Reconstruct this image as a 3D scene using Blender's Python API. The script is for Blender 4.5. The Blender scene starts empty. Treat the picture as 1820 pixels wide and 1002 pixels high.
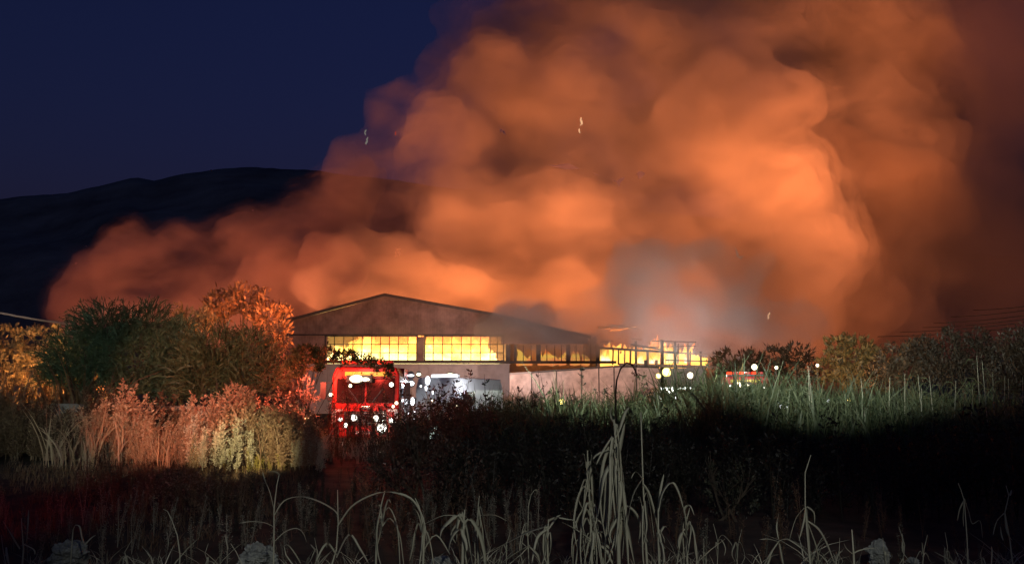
import bpy, bmesh, math, random
import numpy as np
from mathutils import Vector, Matrix
R = math.radians
sc = bpy.context.scene
C = sc.collection
random.seed(7)
rng = np.random.default_rng(11)

# ------------------------------------------------------------------ camera
F = 1450.0; HORIZON = 705.0; EYE = 1.8
pitch = math.atan((HORIZON - 501) / F)
cd = bpy.data.cameras.new('camera'); cam = bpy.data.objects.new('camera', cd); C.objects.link(cam); sc.camera = cam
cam.location = (0, 0, EYE); cam.rotation_euler = (R(90) + pitch, 0, 0)
cd.sensor_width = 36; cd.lens = F / 1820 * 36; cd.clip_end = 8000; cd.clip_start = .05

def P(px, py, Y):
    """world point at depth Y that the photograph shows at pixel (px, py)"""
    a = (px - 910) / F; b = (501 - py) / F
    d = Vector((a, math.cos(pitch) - b * math.sin(pitch), math.sin(pitch) + b * math.cos(pitch)))
    return Vector((0, 0, EYE)) + d * (Y / d.y)
def X(px, Y): return P(px, HORIZON, Y).x

# ------------------------------------------------------------------ sky, dusk light, exposure
w = bpy.data.worlds.new('World'); sc.world = w; w.use_nodes = True
nt = w.node_tree; bg = nt.nodes['Background']
sky = nt.nodes.new('ShaderNodeTexSky'); sky.sky_type = 'NISHITA'; sky.sun_disc = False
sky.sun_elevation = R(-1.6); sky.sun_rotation = R(200); sky.ozone_density = 3; sky.dust_density = .6; sky.air_density = 1.2
tint = nt.nodes.new('ShaderNodeMix'); tint.data_type = 'RGBA'; tint.blend_type = 'MULTIPLY'; tint.inputs[0].default_value = 1; tint.inputs[7].default_value = (1.0, .98, 1.55, 1)
nt.links.new(sky.outputs[0], tint.inputs[6]); nt.links.new(tint.outputs[2], bg.inputs[0])
bg.inputs[1].default_value = .15
sun = bpy.data.lights.new('sun', 'SUN'); sun.energy = .035; sun.angle = R(10); sun.color = (.6, .7, 1)
so = bpy.data.objects.new('sun', sun); C.objects.link(so); so.rotation_euler = (R(58), 0, R(-25))
sc.view_settings.view_transform = 'Standard'; sc.view_settings.look = 'None'
sc.view_settings.exposure = 0; sc.view_settings.gamma = 1; sc.view_settings.use_curve_mapping = False
sc.cycles.volume_bounces = 1
sc.cycles.transparent_max_bounces = 24
sc.cycles.max_bounces = 6
sc.cycles.sample_clamp_indirect = 4
sc.cycles.volume_max_steps = 256

def lamp(kind, name, loc, tgt, power, col, size=1, sy=None, cone=60, blend=1):
    l = bpy.data.lights.new(name, kind); l.energy = power; l.color = col
    if kind == 'AREA': l.shape = 'RECTANGLE'; l.size = size; l.size_y = sy or size
    elif kind == 'SPOT': l.shadow_soft_size = size; l.spot_size = R(cone); l.spot_blend = blend
    else: l.shadow_soft_size = size
    o = bpy.data.objects.new(name, l); C.objects.link(o); o.location = loc
    if tgt is not None: o.rotation_euler = (Vector(tgt) - Vector(loc)).to_track_quat('-Z', 'Y').to_euler()
    return o
FIRE = (1, .25, .07)
# the burning halls behind the gable: their fires light the smoke from below
p = P(760, 640, 113); lamp('AREA', 'fire_glow', (p.x, p.y, 4), P(900, 100, 150), 23000, FIRE, 34, 8)
p = P(1000, 640, 113); lamp('AREA', 'fire_glow', (p.x, p.y, 4), P(1100, 0, 160), 24000, FIRE, 34, 8)
p = P(1300, 640, 116); lamp('AREA', 'fire_glow', (p.x, p.y, 3), P(1350, 60, 170), 13000, FIRE, 34, 8)
p = P(1560, 640, 118); lamp('AREA', 'fire_glow', (p.x, p.y, 3), P(1600, 100, 180), 24000, FIRE, 30, 8)
p = P(560, 640, 112); lamp('AREA', 'fire_glow', (p.x, p.y, 6), P(560, 300, 150), 7500, FIRE, 16, 6)
p = P(250, 640, 122); lamp('AREA', 'fire_glow', (p.x, p.y, 4), P(300, 430, 160), 36000, (1, .22, .09), 30, 6)
p = P(1250, 640, 118); lamp('SPOT', 'fire_glow', (p.x, p.y, 6), P(1420, 60, 172), 430000, FIRE, 5, cone=42)
p = P(1480, 640, 110); lamp('SPOT', 'fire_glow', (p.x, p.y, 5), P(1600, 40, 180), 520000, FIRE, 5, cone=44)
p = P(1000, 640, 116); lamp('SPOT', 'fire_glow', (p.x, p.y, 6), P(1080, 90, 160), 215000, FIRE, 5, cone=42)
p = P(830, 640, 115); lamp('SPOT', 'fire_glow', (p.x, p.y, 5), P(770, 230, 147), 105000, FIRE, 4, cone=46)
# unseen lamp added behind the camera to light the dry stalks
lamp('SPOT', 'stalk_fill_light', (1.5, -3, 5.5), (.3, 7.6, .5), 1700, (1, 1, .9), .15, cone=44, blend=.6)

# unseen lamps near the camera: flashers on weeds, spots added for reeds and bushes
lamp('SPOT', 'flasher_beam', (-6.5, 7, 2.4), P(335, 735, 24) + Vector((0, 0, .9)), 21000, (1, .31, .16), .12, cone=21, blend=.6)
lamp('SPOT', 'flasher_beam', (-6, 6, 3.0), (-8.5, 19, 0), 420, (1, .05, .03), .2, cone=48, blend=1)
lamp('SPOT', 'headlight_fill', (-5, 9, 2.2), P(452, 802, 21.5), 12000, (1, .78, .38), .1, cone=13, blend=.8)
lamp('SPOT', 'headlight_fill', (3, 9, 3), (3 + 10.6, 9 + 26.3, 3 + 7.6), 38000, (.90, 1, .86), .15, cone=46, blend=.55)
lamp('SPOT', 'headlight_fill', (-1.5, 13, 2.6), P(620, 648, 27.2), 900, (1, .86, .5), .12, cone=15, blend=.7)
lamp('SPOT', 'headlight_fill', (-3, 1, 3), P(230, 610, 29), 9000, (.8, 1, .82), .15, cone=26, blend=.8)
# ------------------------------------------------------------------ materials
def mat(name, col, rough=.85, metal=0, emit=None, es=0, noise=None, amount=.5, bump=0, spec=None, island=0):
    m = bpy.data.materials.new(name); m.use_nodes = True; n = m.node_tree.nodes; L = m.node_tree.links
    b = n['Principled BSDF']; b.inputs['Base Color'].default_value = (*col, 1)
    b.inputs['Roughness'].default_value = rough; b.inputs['Metallic'].default_value = metal
    if spec is not None: b.inputs['Specular IOR Level'].default_value = spec
    if noise:
        g = n.new('ShaderNodeNewGeometry'); z = n.new('ShaderNodeTexNoise'); z.inputs['Scale'].default_value = noise
        z.inputs['Detail'].default_value = 6; z.inputs['Roughness'].default_value = .65
        L.new(g.outputs['Position'], z.inputs['Vector'])
        mx = n.new('ShaderNodeMix'); mx.data_type = 'RGBA'
        mx.inputs[6].default_value = (*[c * (1 - amount) for c in col], 1); mx.inputs[7].default_value = (*[min(1, c * (1 + amount)) for c in col], 1)
        r = n.new('ShaderNodeMapRange'); r.inputs[1].default_value = .3; r.inputs[2].default_value = .7
        L.new(z.outputs[0], r.inputs[0]); L.new(r.outputs[0], mx.inputs[0]); L.new(mx.outputs[2], b.inputs['Base Color'])
        if bump:
            bp = n.new('ShaderNodeBump'); bp.inputs['Strength'].default_value = bump; bp.inputs['Distance'].default_value = .05
            L.new(z.outputs[0], bp.inputs['Height']); L.new(bp.outputs[0], b.inputs['Normal'])
    if emit:
        b.inputs['Emission Color'].default_value = (*emit, 1); b.inputs['Emission Strength'].default_value = es
    return m
def leafmat(name, c1, c2, trans=.45, rough=.6):
    """leaf: colour differs from leaf to leaf, some light comes through"""
    m = bpy.data.materials.new(name); m.use_nodes = True; n = m.node_tree.nodes; L = m.node_tree.links; n.clear()
    o = n.new('ShaderNodeOutputMaterial'); g = n.new('ShaderNodeNewGeometry')
    mx = n.new('ShaderNodeMix'); mx.data_type = 'RGBA'; mx.inputs[6].default_value = (*c1, 1); mx.inputs[7].default_value = (*c2, 1)
    L.new(g.outputs['Random Per Island'], mx.inputs[0])
    d = n.new('ShaderNodeBsdfDiffuse'); t = n.new('ShaderNodeBsdfTranslucent'); gl = n.new('ShaderNodeBsdfGlossy'); gl.inputs['Roughness'].default_value = rough
    L.new(mx.outputs[2], d.inputs[0]); L.new(mx.outputs[2], t.inputs[0])
    a = n.new('ShaderNodeMixShader'); a.inputs[0].default_value = trans; L.new(d.outputs[0], a.inputs[1]); L.new(t.outputs[0], a.inputs[2])
    b = n.new('ShaderNodeMixShader'); b.inputs[0].default_value = .04; L.new(a.outputs[0], b.inputs[1]); L.new(gl.outputs[0], b.inputs[2])
    L.new(b.outputs[0], o.inputs['Surface']); return m
def emis(name, col, s):
    m = bpy.data.materials.new(name); m.use_nodes = True; n = m.node_tree.nodes; n.clear()
    o = n.new('ShaderNodeOutputMaterial'); e = n.new('ShaderNodeEmission'); e.inputs[0].default_value = (*col, 1); e.inputs[1].default_value = s
    m.node_tree.links.new(e.outputs[0], o.inputs['Surface']); return m
def lensmat(name, col, s):
    """lamp lens: most light leaves it straight on, the rim of the dome is dimmer"""
    m = emis(name, col, s); n = m.node_tree.nodes; L = m.node_tree.links; e = [k for k in n if k.type == 'EMISSION'][0]
    lw = n.new('ShaderNodeLayerWeight'); lw.inputs[0].default_value = .5; a = n.new('ShaderNodeMath'); a.operation = 'SUBTRACT'; a.inputs[0].default_value = 1; L.new(lw.outputs['Facing'], a.inputs[1])
    p_ = n.new('ShaderNodeMath'); p_.operation = 'POWER'; L.new(a.outputs[0], p_.inputs[0]); p_.inputs[1].default_value = 3.5
    q = n.new('ShaderNodeMath'); q.operation = 'MULTIPLY_ADD'; L.new(p_.outputs[0], q.inputs[0]); q.inputs[1].default_value = s; q.inputs[2].default_value = .12
    L.new(q.outputs[0], e.inputs[1]); return m
def glassmat(name, tint=(.9, .8, .7), gloss=.12):
    m = bpy.data.materials.new(name); m.use_nodes = True; n = m.node_tree.nodes; L = m.node_tree.links; n.clear()
    o = n.new('ShaderNodeOutputMaterial'); t = n.new('ShaderNodeBsdfTransparent'); g = n.new('ShaderNodeBsdfGlossy'); g.inputs['Roughness'].default_value = .15
    oi = n.new('ShaderNodeObjectInfo'); mx = n.new('ShaderNodeMix'); mx.data_type = 'RGBA'
    mx.inputs[6].default_value = (*tint, 1); mx.inputs[7].default_value = (*[c * .82 for c in tint], 1)
    L.new(oi.outputs['Random'], mx.inputs[0]); L.new(mx.outputs[2], t.inputs[0])
    a = n.new('ShaderNodeMixShader'); a.inputs[0].default_value = gloss; L.new(t.outputs[0], a.inputs[1]); L.new(g.outputs[0], a.inputs[2])
    L.new(a.outputs[0], o.inputs['Surface']); return m
def smokemat(name, col, dens, size=None, lo=.36, hi=.62, low=.02, rot=35, step=4, aniso=0):
    m = bpy.data.materials.new(name); m.use_nodes = True; n = m.node_tree.nodes; n.clear(); L = m.node_tree.links
    o = n.new('ShaderNodeOutputMaterial'); v = n.new('ShaderNodeVolumePrincipled')
    v.inputs['Color'].default_value = (*col, 1); v.inputs['Density'].default_value = dens; v.inputs['Anisotropy'].default_value = aniso
    if size:
        g = n.new('ShaderNodeNewGeometry'); z = n.new('ShaderNodeTexNoise'); z.inputs['Scale'].default_value = 1 / size
        z.inputs['Detail'].default_value = 5; z.inputs['Roughness'].default_value = .58; z.inputs['Distortion'].default_value = .6
        mp = n.new('ShaderNodeMapping'); mp.inputs['Rotation'].default_value = (0, R(rot), 0); mp.inputs['Scale'].default_value = (.65, 1, 1.15)
        L.new(g.outputs['Position'], mp.inputs[0]); L.new(mp.outputs[0], z.inputs['Vector'])
        r = n.new('ShaderNodeMapRange'); r.inputs['From Min'].default_value = lo; r.inputs['From Max'].default_value = hi
        r.inputs['To Min'].default_value = low * dens; r.inputs['To Max'].default_value = dens
        L.new(z.outputs[0], r.inputs[0]); L.new(r.outputs[0], v.inputs['Density'])
        m.cycles.volume_step_rate = step
    L.new(v.outputs[0], o.inputs['Volume']); return m

# ------------------------------------------------------------------ object helpers
def tag(o, label=None, cat=None, group=None, kind=None):
    if label: o['label'] = label
    if cat: o['category'] = cat
    if group: o['group'] = group
    if kind: o['kind'] = kind
    return o
def empty(name, loc=(0, 0, 0), rz=0, **k):
    o = bpy.data.objects.new(name, None); C.objects.link(o); o.location = loc; o.rotation_euler = (0, 0, rz); return tag(o, **k)
def link(name, me, m, parent=None):
    o = bpy.data.objects.new(name, me); C.objects.link(o)
    if m is not None and not me.materials: me.materials.append(m)
    if parent is not None: o.parent = parent
    return o
def copy_tree(o, parent=None):
    c = o.copy(); C.objects.link(c)
    if parent is not None: c.parent = parent
    for ch in [x for x in bpy.data.objects if x.parent == o]: copy_tree(ch, c)
    return c
class MB:
    def __init__(s): s.v = []; s.f = []
    def add(s, vs, fs):
        b = len(s.v); s.v += [tuple(v) for v in vs]; s.f += [tuple(b + i for i in f) for f in fs]
    def box(s, c, d, rz=0, M=None, ch=0):
        x, y, z = d[0] / 2, d[1] / 2, d[2] / 2
        vs = [Vector((i, j, k)) for i in (-x, x) for j in (-y, y) for k in (-z, z)]
        m = M if M is not None else Matrix.Rotation(rz, 3, 'Z')
        s.add([Vector(c) + m @ v for v in vs], [(0, 1, 3, 2), (4, 6, 7, 5), (0, 4, 5, 1), (2, 3, 7, 6), (0, 2, 6, 4), (1, 5, 7, 3)]); return s
    def bar(s, a, b, wd, th=None):
        a = Vector(a); b = Vector(b); d = b - a; q = d.to_track_quat('X', 'Z').to_matrix()
        return s.box((a + b) / 2, (d.length, th or wd, wd), M=q)
    def tube(s, pts, r, n=6, caps=True):
        pts = [Vector(p) for p in pts]; rs = r if isinstance(r, (list, tuple)) else [r] * len(pts)
        ring = []; vs = []; fs = []
        for i, p in enumerate(pts):
            d = (pts[min(i + 1, len(pts) - 1)] - pts[max(i - 1, 0)]).normalized()
            u = d.cross(Vector((.3, .1, 1) if abs(d.z) < .9 else (1, .2, 0))).normalized(); t = d.cross(u)
            for k in range(n):
                a = 2 * math.pi * k / n; vs.append(p + (u * math.cos(a) + t * math.sin(a)) * rs[i])
        for i in range(len(pts) - 1):
            for k in range(n):
                a = i * n + k; b = i * n + (k + 1) % n; fs.append((a, b, b + n, a + n))
        if caps: fs.append(tuple(range(n - 1, -1, -1))); fs.append(tuple(range((len(pts) - 1) * n, len(pts) * n)))
        s.add(vs, fs); return s
    def cyl(s, a, b, r, n=16, r2=None): return s.tube([a, b], [r, r if r2 is None else r2], n)
    def ball(s, c, r, sc3=(1, 1, 1), n=12, m=8):
        vs = []; fs = []
        for i in range(m + 1):
            th = math.pi * i / m
            for k in range(n):
                ph = 2 * math.pi * k / n
                vs.append((c[0] + r * sc3[0] * math.sin(th) * math.cos(ph), c[1] + r * sc3[1] * math.sin(th) * math.sin(ph), c[2] + r * sc3[2] * math.cos(th)))
        for i in range(m):
            for k in range(n):
                fs.append((i * n + k, i * n + (k + 1) % n, (i + 1) * n + (k + 1) % n, (i + 1) * n + k))
        s.add(vs, fs); return s
    def prism(s, pts, y0, y1):
        """polygon in x-z extruded from y0 to y1"""
        n = len(pts); vs = [(x, y0, z) for x, z in pts] + [(x, y1, z) for x, z in pts]
        fs = [tuple(range(n)), tuple(range(2 * n - 1, n - 1, -1))] + [(i, i + n, (i + 1) % n + n, (i + 1) % n) for i in range(n)]
        s.add(vs, fs); return s
    def build(s, name, m, parent=None, smooth=False, bevel=0):
        me = bpy.data.meshes.new(name); me.from_pydata(s.v, [], s.f); me.validate()
        bm = bmesh.new(); bm.from_mesh(me); bmesh.ops.recalc_face_normals(bm, faces=bm.faces); bm.to_mesh(me); bm.free()
        if smooth: me.polygons.foreach_set('use_smooth', [True] * len(me.polygons))
        o = link(name, me, m, parent)
        if bevel:
            b = o.modifiers.new('edge', 'BEVEL'); b.width = bevel; b.segments = 2; b.limit_method = 'ANGLE'
        return o

def quads_mesh(name, V, m, parent=None):
    """V: (n,4,3) separate quads"""
    n = len(V); me = bpy.data.meshes.new(name); me.vertices.add(n * 4); me.vertices.foreach_set('co', V.reshape(-1).astype(np.float32))
    me.loops.add(n * 4); me.loops.foreach_set('vertex_index', np.arange(n * 4, dtype=np.int32))
    me.polygons.add(n); me.polygons.foreach_set('loop_start', np.arange(0, n * 4, 4, dtype=np.int32)); me.update(calc_edges=True)
    return link(name, me, m, parent)
def norm(a): return a / (np.linalg.norm(a, axis=-1, keepdims=True) + 1e-9)
def leaf_quads(p, d, L, W):
    d = norm(d); s = norm(np.cross(d, rng.normal(size=d.shape)))
    L = L[:, None]; W = W[:, None] / 2
    return np.stack([p, p + d * L * .5 + s * W, p + d * L, p + d * L * .5 - s * W], 1)
def strip_arrays(paths, widths):
    """ribbons: paths (n,k,3), widths (n,k) -> verts, quads (one island per ribbon)"""
    n, k, _ = paths.shape
    d = norm(paths[:, -1] - paths[:, 0]); s = norm(np.cross(d, rng.normal(size=d.shape)))[:, None, :]
    a = paths + s * widths[..., None] / 2; b = paths - s * widths[..., None] / 2
    V = np.stack([a, b], 2).reshape(n, k * 2, 3)
    i = np.arange(k - 1) * 2; q = np.stack([i, i + 1, i + 3, i + 2], 1)
    Q = (np.arange(n)[:, None, None] * (2 * k) + q[None]).reshape(-1, 4)
    return V.reshape(-1, 3), Q
def raw_mesh(name, V, Q, m, parent=None):
    me = bpy.data.meshes.new(name); me.vertices.add(len(V)); me.vertices.foreach_set('co', V.reshape(-1).astype(np.float32))
    me.loops.add(len(Q) * 4); me.loops.foreach_set('vertex_index', Q.reshape(-1).astype(np.int32))
    me.polygons.add(len(Q)); me.polygons.foreach_set('loop_start', np.arange(0, len(Q) * 4, 4, dtype=np.int32)); me.update(calc_edges=True)
    return link(name, me, m, parent)
def merge(parts):
    V = []; Q = []; b = 0
    for v, q in parts: V.append(v); Q.append(q + b); b += len(v)
    return np.concatenate(V), np.concatenate(Q)

# ------------------------------------------------------------------ ground and mountain
M_soil = mat('soil', (.045, .034, .026), .95, noise=1.3, amount=.6, bump=.6, spec=.2)
def ground():
    xs = np.concatenate([[-3500, -800, -200, -80], np.linspace(-40, 40, 90), [80, 200, 800, 3500]])
    ys = np.concatenate([[-60, -10], np.linspace(0, 60, 80), [80, 110, 200, 600, 1500, 4500]])
    gx, gy = np.meshgrid(xs, ys); z = np.zeros_like(gx)
    near = (np.abs(gx) < 42) & (gy > 1) & (gy < 62)
    z += near * (rng.normal(size=z.shape) * .025 + .05 * np.sin(gx * .9 + gy * .4) * np.sin(gy * .7)) - .02
    V = np.stack([gx, gy, z], -1).reshape(-1, 3); nx = len(xs)
    Q = [(j * nx + i, j * nx + i + 1, (j + 1) * nx + i + 1, (j + 1) * nx + i) for j in range(len(ys) - 1) for i in range(nx - 1)]
    o = raw_mesh('ground', V, np.array(Q), M_soil); o['kind'] = 'structure'
ground()
def mountain():
    # ridge as the photograph shows it, at 1600 m
    pts = [(-500, 420), (-200, 385), (0, 356), (120, 342), (200, 326), (240, 316), (275, 322), (310, 312), (400, 300), (450, 297), (560, 303), (700, 320), (900, 350), (1200, 380), (1600, 430), (2300, 520)]
    xs = np.linspace(-500, 2300, 200); ys = np.interp(xs, [a for a, b in pts], [b for a, b in pts]) + np.convolve(rng.normal(size=200), np.ones(5) / 5, 'same') * 2.2
    V = []; rows = 14
    for j in range(rows):
        t = j / (rows - 1)
        for i in range(200):
            p = P(xs[i], ys[i], 1600)
            z = p.z * (t ** .8) + (math.sin(i * .35 + j) * 14 + math.sin(i * .11 - j * .7) * 22) * t * (1 - t) * 2
            V.append((p.x * (1 - .35 * (1 - t)), 1600 - 700 * (1 - t), z if j else -5))
    for i in range(200):
        p = P(xs[i], ys[i], 1600); V.append((p.x, 2100, -5))
    Q = [(j * 200 + i, j * 200 + i + 1, (j + 1) * 200 + i + 1, (j + 1) * 200 + i) for j in range(rows) for i in range(199)]
    o = raw_mesh('mountain', np.array(V), np.array(Q), mat('mountain_scrub', (.15, .15, .13), .95, noise=.01, amount=.5)); o['kind'] = 'structure'
mountain()

# ------------------------------------------------------------------ smoke
def hull(name, spheres, m, voxel=2.0, disp=((20, 6), (8, 3), (3.5, 1.4)), seed=0, kids=10):
    random.seed(seed); bm = bmesh.new()
    for (px, py, r, Y) in spheres:
        c = P(px, py, Y); rr = r / F * Y
        bmesh.ops.create_icosphere(bm, subdivisions=3, radius=rr, matrix=Matrix.Translation(c))
        for k in range(kids):
            v = Vector([random.gauss(0, 1) for _ in range(3)]).normalized()
            bmesh.ops.create_icosphere(bm, subdivisions=2, radius=rr * random.uniform(.25, .5), matrix=Matrix.Translation(c + v * rr * .85))
    me = bpy.data.meshes.new(name); bm.to_mesh(me); bm.free()
    o = link(name, me, m); o['kind'] = 'stuff'
    a = o.modifiers.new('r', 'REMESH'); a.mode = 'VOXEL'; a.voxel_size = voxel
    a = o.modifiers.new('s', 'SMOOTH'); a.iterations = 3
    for i, (s, h) in enumerate(disp):
        t = bpy.data.textures.new(name + str(i), 'CLOUDS'); t.noise_scale = s; t.noise_depth = 2
        a = o.modifiers.new('d', 'DISPLACE'); a.texture = t; a.strength = h; a.mid_level = .5; a.texture_coords = 'GLOBAL'
    return o
def plume_shells(spheres, col, dens, size, voxel, seed, kids=10, disp=((20, 7), (8, 4.5), (3.2, 2.6)), lo=.40, lowd=.05):
    # a dense heart and two thinner envelopes round it: the edge fades instead of ending
    for k, (g, d) in enumerate(((.86, 1), (1.0, .28), (1.13, .09))):
        hull('smoke', [(x, y, r * g, Y) for x, y, r, Y in spheres], smokemat('smoke_%d' % k, col, dens * d, size * (1 if k == 0 else .6), lo=lo + .03 * k, hi=.68, low=lowd), voxel=voxel, seed=seed, kids=kids, disp=disp)
main = [(800, 290, 112, 150), (765, 220, 66, 145), (880, 150, 98, 150), (888, 60, 66, 155), (950, -60, 100, 160),
        (1000, 250, 180, 160), (1100, 80, 190, 165), (1250, 250, 220, 165), (1300, 20, 230, 175), (820, 400, 110, 145), (900, 450, 100, 142),
        (1000, 430, 130, 147), (1150, 440, 130, 155), (1350, 420, 190, 165), (640, 450, 50, 135), (560, 510, 52, 132), (700, 480, 75, 135),
        (1000, 540, 95, 141), (1085, 545, 80, 142), (1085, 470, 85, 144), (1190, 540, 115, 145), (800, 540, 80, 135), (1480, 250, 180, 178), (1500, 60, 190, 180), (660, 550, 60, 130), (900, 560, 70, 136), (1400, 560, 110, 160), (1520, 420, 120, 175)]
plume_shells(main, (.80, .74, .70), .175, 22, 1.8, 1)
hull('smoke', [(700, 400, 60, 150), (1480, 470, 110, 160), (1460, 330, 120, 165), (1640, 180, 240, 190), (1600, 420, 210, 185), (1740, 330, 200, 195), (1790, 60, 220, 200), (1500, 560, 150, 175), (1680, 540, 130, 180), (1820, 500, 130, 190), (1380, 590, 90, 160)],
     smokemat('brown_smoke', (.62, .52, .46), .055, 34, lo=.3, hi=.7, low=.15), voxel=3, seed=5, kids=6)
plume_shells([(1560, 300, 150, 170), (1560, 470, 120, 166), (1600, 140, 150, 176), (1480, 540, 110, 160), (1640, 420, 110, 172), (1590, 560, 90, 165)], (.74, .64, .56), .09, 24, 2.4, 6, kids=7)
bank = [(130, 505, 48, 165), (155, 470, 44, 160), (230, 470, 68, 160), (330, 450, 58, 160), (430, 420, 62, 160), (530, 410, 66, 160), (610, 370, 70, 160),
        (650, 320, 48, 160), (500, 500, 80, 158), (350, 520, 70, 158), (130, 550, 50, 160), (230, 540, 60, 158), (420, 560, 70, 156), (590, 470, 60, 150)]
plume_shells(bank, (.68, .58, .54), .17, 12, 1.5, 3, disp=((16, 6), (7, 3.5), (3.2, 1.8)))
# thin veil along the edges of the plume
hull('smoke', [(705, 200, 55, 152), (690, 330, 60, 152), (850, 60, 75, 158), (800, 130, 60, 155), (930, 20, 90, 160), (640, 300, 55, 155), (1000, -40, 110, 165)],
     smokemat('thin_smoke', (.6, .55, .55), .05, 10), seed=9)

# pale smoke that drifts low over the halls, and a wisp in front of the gable
plume_shells([(900, 540, 26, 84), (940, 560, 34, 84), (1000, 560, 40, 84), (1060, 540, 48, 84), (1120, 520, 50, 84), (1180, 480, 46, 85), (1240, 450, 40, 86), (1300, 440, 30, 86), (1180, 560, 60, 84), (1250, 530, 60, 85), (1320, 520, 55, 86), (1310, 580, 60, 85), (1400, 590, 50, 86), (1080, 590, 34, 84), (1370, 470, 34, 87), (1230, 600, 46, 84), (980, 590, 40, 83), (1040, 570, 50, 83), (1120, 590, 50, 83), (1330, 610, 50, 84), (1440, 560, 44, 86), (1220, 490, 56, 85), (1120, 480, 36, 85)],
     (.66, .72, .76), .22, 6.5, 1.2, 12, disp=((9, 5.5), (4, 3.4), (1.8, 1.4)), lowd=.08)
plume_shells([(860, 585, 24, 86), (910, 590, 34, 86), (960, 595, 34, 86), (1010, 600, 34, 86), (1060, 605, 30, 86), (905, 560, 26, 86), (960, 570, 26, 86)],
     (.70, .64, .62), .65, 4, .9, 18, kids=6, disp=((6, 3.4), (2.5, 1.8)), lowd=.12)
hull('smoke', [(700, 600, 45, 87), (780, 600, 40, 86), (860, 605, 45, 86), (930, 600, 45, 86), (1010, 600, 45, 87), (620, 600, 30, 87), (900, 580, 45, 87), (960, 575, 45, 87), (1060, 590, 45, 87), (1120, 610, 36, 88), (830, 625, 28, 86)],
     smokemat('window_smoke', (.85, .75, .70), .07, 4, lo=.34, hi=.66, low=.1), voxel=.9, disp=((6, 1.6), (2.5, .8)), seed=15, kids=5)

# ------------------------------------------------------------------ hangar with the burning inside
M_clad = mat('brown_sheet_cladding', (.26, .17, .14), .6, noise=.6, amount=.45, spec=.3)
M_clad2 = mat('grey_sheet_cladding', (.42, .41, .42), .5, noise=.8, amount=.2, spec=.4)
M_steel = mat('dark_steel', (.06, .05, .045), .6, metal=.3, noise=2, amount=.4)
M_trim = mat('weathered_trim', (.09, .065, .05), .6, noise=1.5, amount=.3)
M_conc = mat('concrete', (.38, .35, .33), .9, noise=.7, amount=.3, bump=.3)
M_oldconc = mat('old_concrete', (.17, .15, .14), .95, noise=2.5, amount=.5, bump=.5)
M_glass = glassmat('sooty_glass', (.97, .95, .90), .05)
YH = 90.0
def zH(py, Y=YH): return P(910, py, Y).z
def xH(px, py=600, Y=YH): return P(px, py, Y).x
def roofline(px): return np.interp(px, [470, 505, 600, 685, 780, 880, 960, 1040], [583, 572, 549, 525, 541, 560, 577, 596])
hangar = empty('hangar', (xH(760), YH, 0), label='wide low-gabled industrial hall with fire behind its two gridded windows', cat='building')
ORG = Vector((xH(760), YH, 0))
def loc(px, py, dy=0, Y=YH): q = P(px, py, Y); return Vector((q.x, Y + dy, q.z)) - ORG
# gable cladding: one sheet per strip, every second one a little proud
edges = list(np.arange(512, 1062, 17.2))
for i in range(len(edges) - 1):
    a, b = edges[i], edges[i + 1] - .04
    bot = 596 if b < 893 else 611
    if a < 575: bot = 646
    x0, x1 = loc(a, bot).x, loc(b, bot).x
    dy = -.03 if i % 2 else 0
    pts = [(x0, loc(a, bot).z), (x1, loc(b, bot).z), (x1, loc(b, roofline(b) - .3).z), (x0, loc(a, roofline(a) - .3).z)]
    g = MB().prism(pts, dy, dy + .12)
    for f in (.2, .5, .8):
        xr = x0 + (x1 - x0) * f; zr = pts[3][1] + (pts[2][1] - pts[3][1]) * f
        g.box((xr, dy - .025, (pts[0][1] + zr - .12) / 2), (.06, .05, max(.1, zr - .12 - pts[0][1])))
    g.build('cladding_sheet', M_clad, hangar)
# lower wall under the sill line, with horizontal ribs
x0, x1 = loc(512, 650).x, loc(905, 650).x
n = 22
for i in range(n):
    a = x0 + (x1 - x0) * i / n; b = x0 + (x1 - x0) * (i + 1) / n - .03; z1 = loc(700, 646).z
    m = MB(); zz = 0
    while zz < z1 - .2:
        m.box(((a + b) / 2, -.02 - .02 * (i % 2), zz + .11), (b - a, .08, .21)); zz += .27
    m.box(((a + b) / 2, .06 + .02 * (i % 2), z1 / 2), (b - a + .12, .018, z1)); m.build('wall_sheet', M_clad2, hangar)
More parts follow.
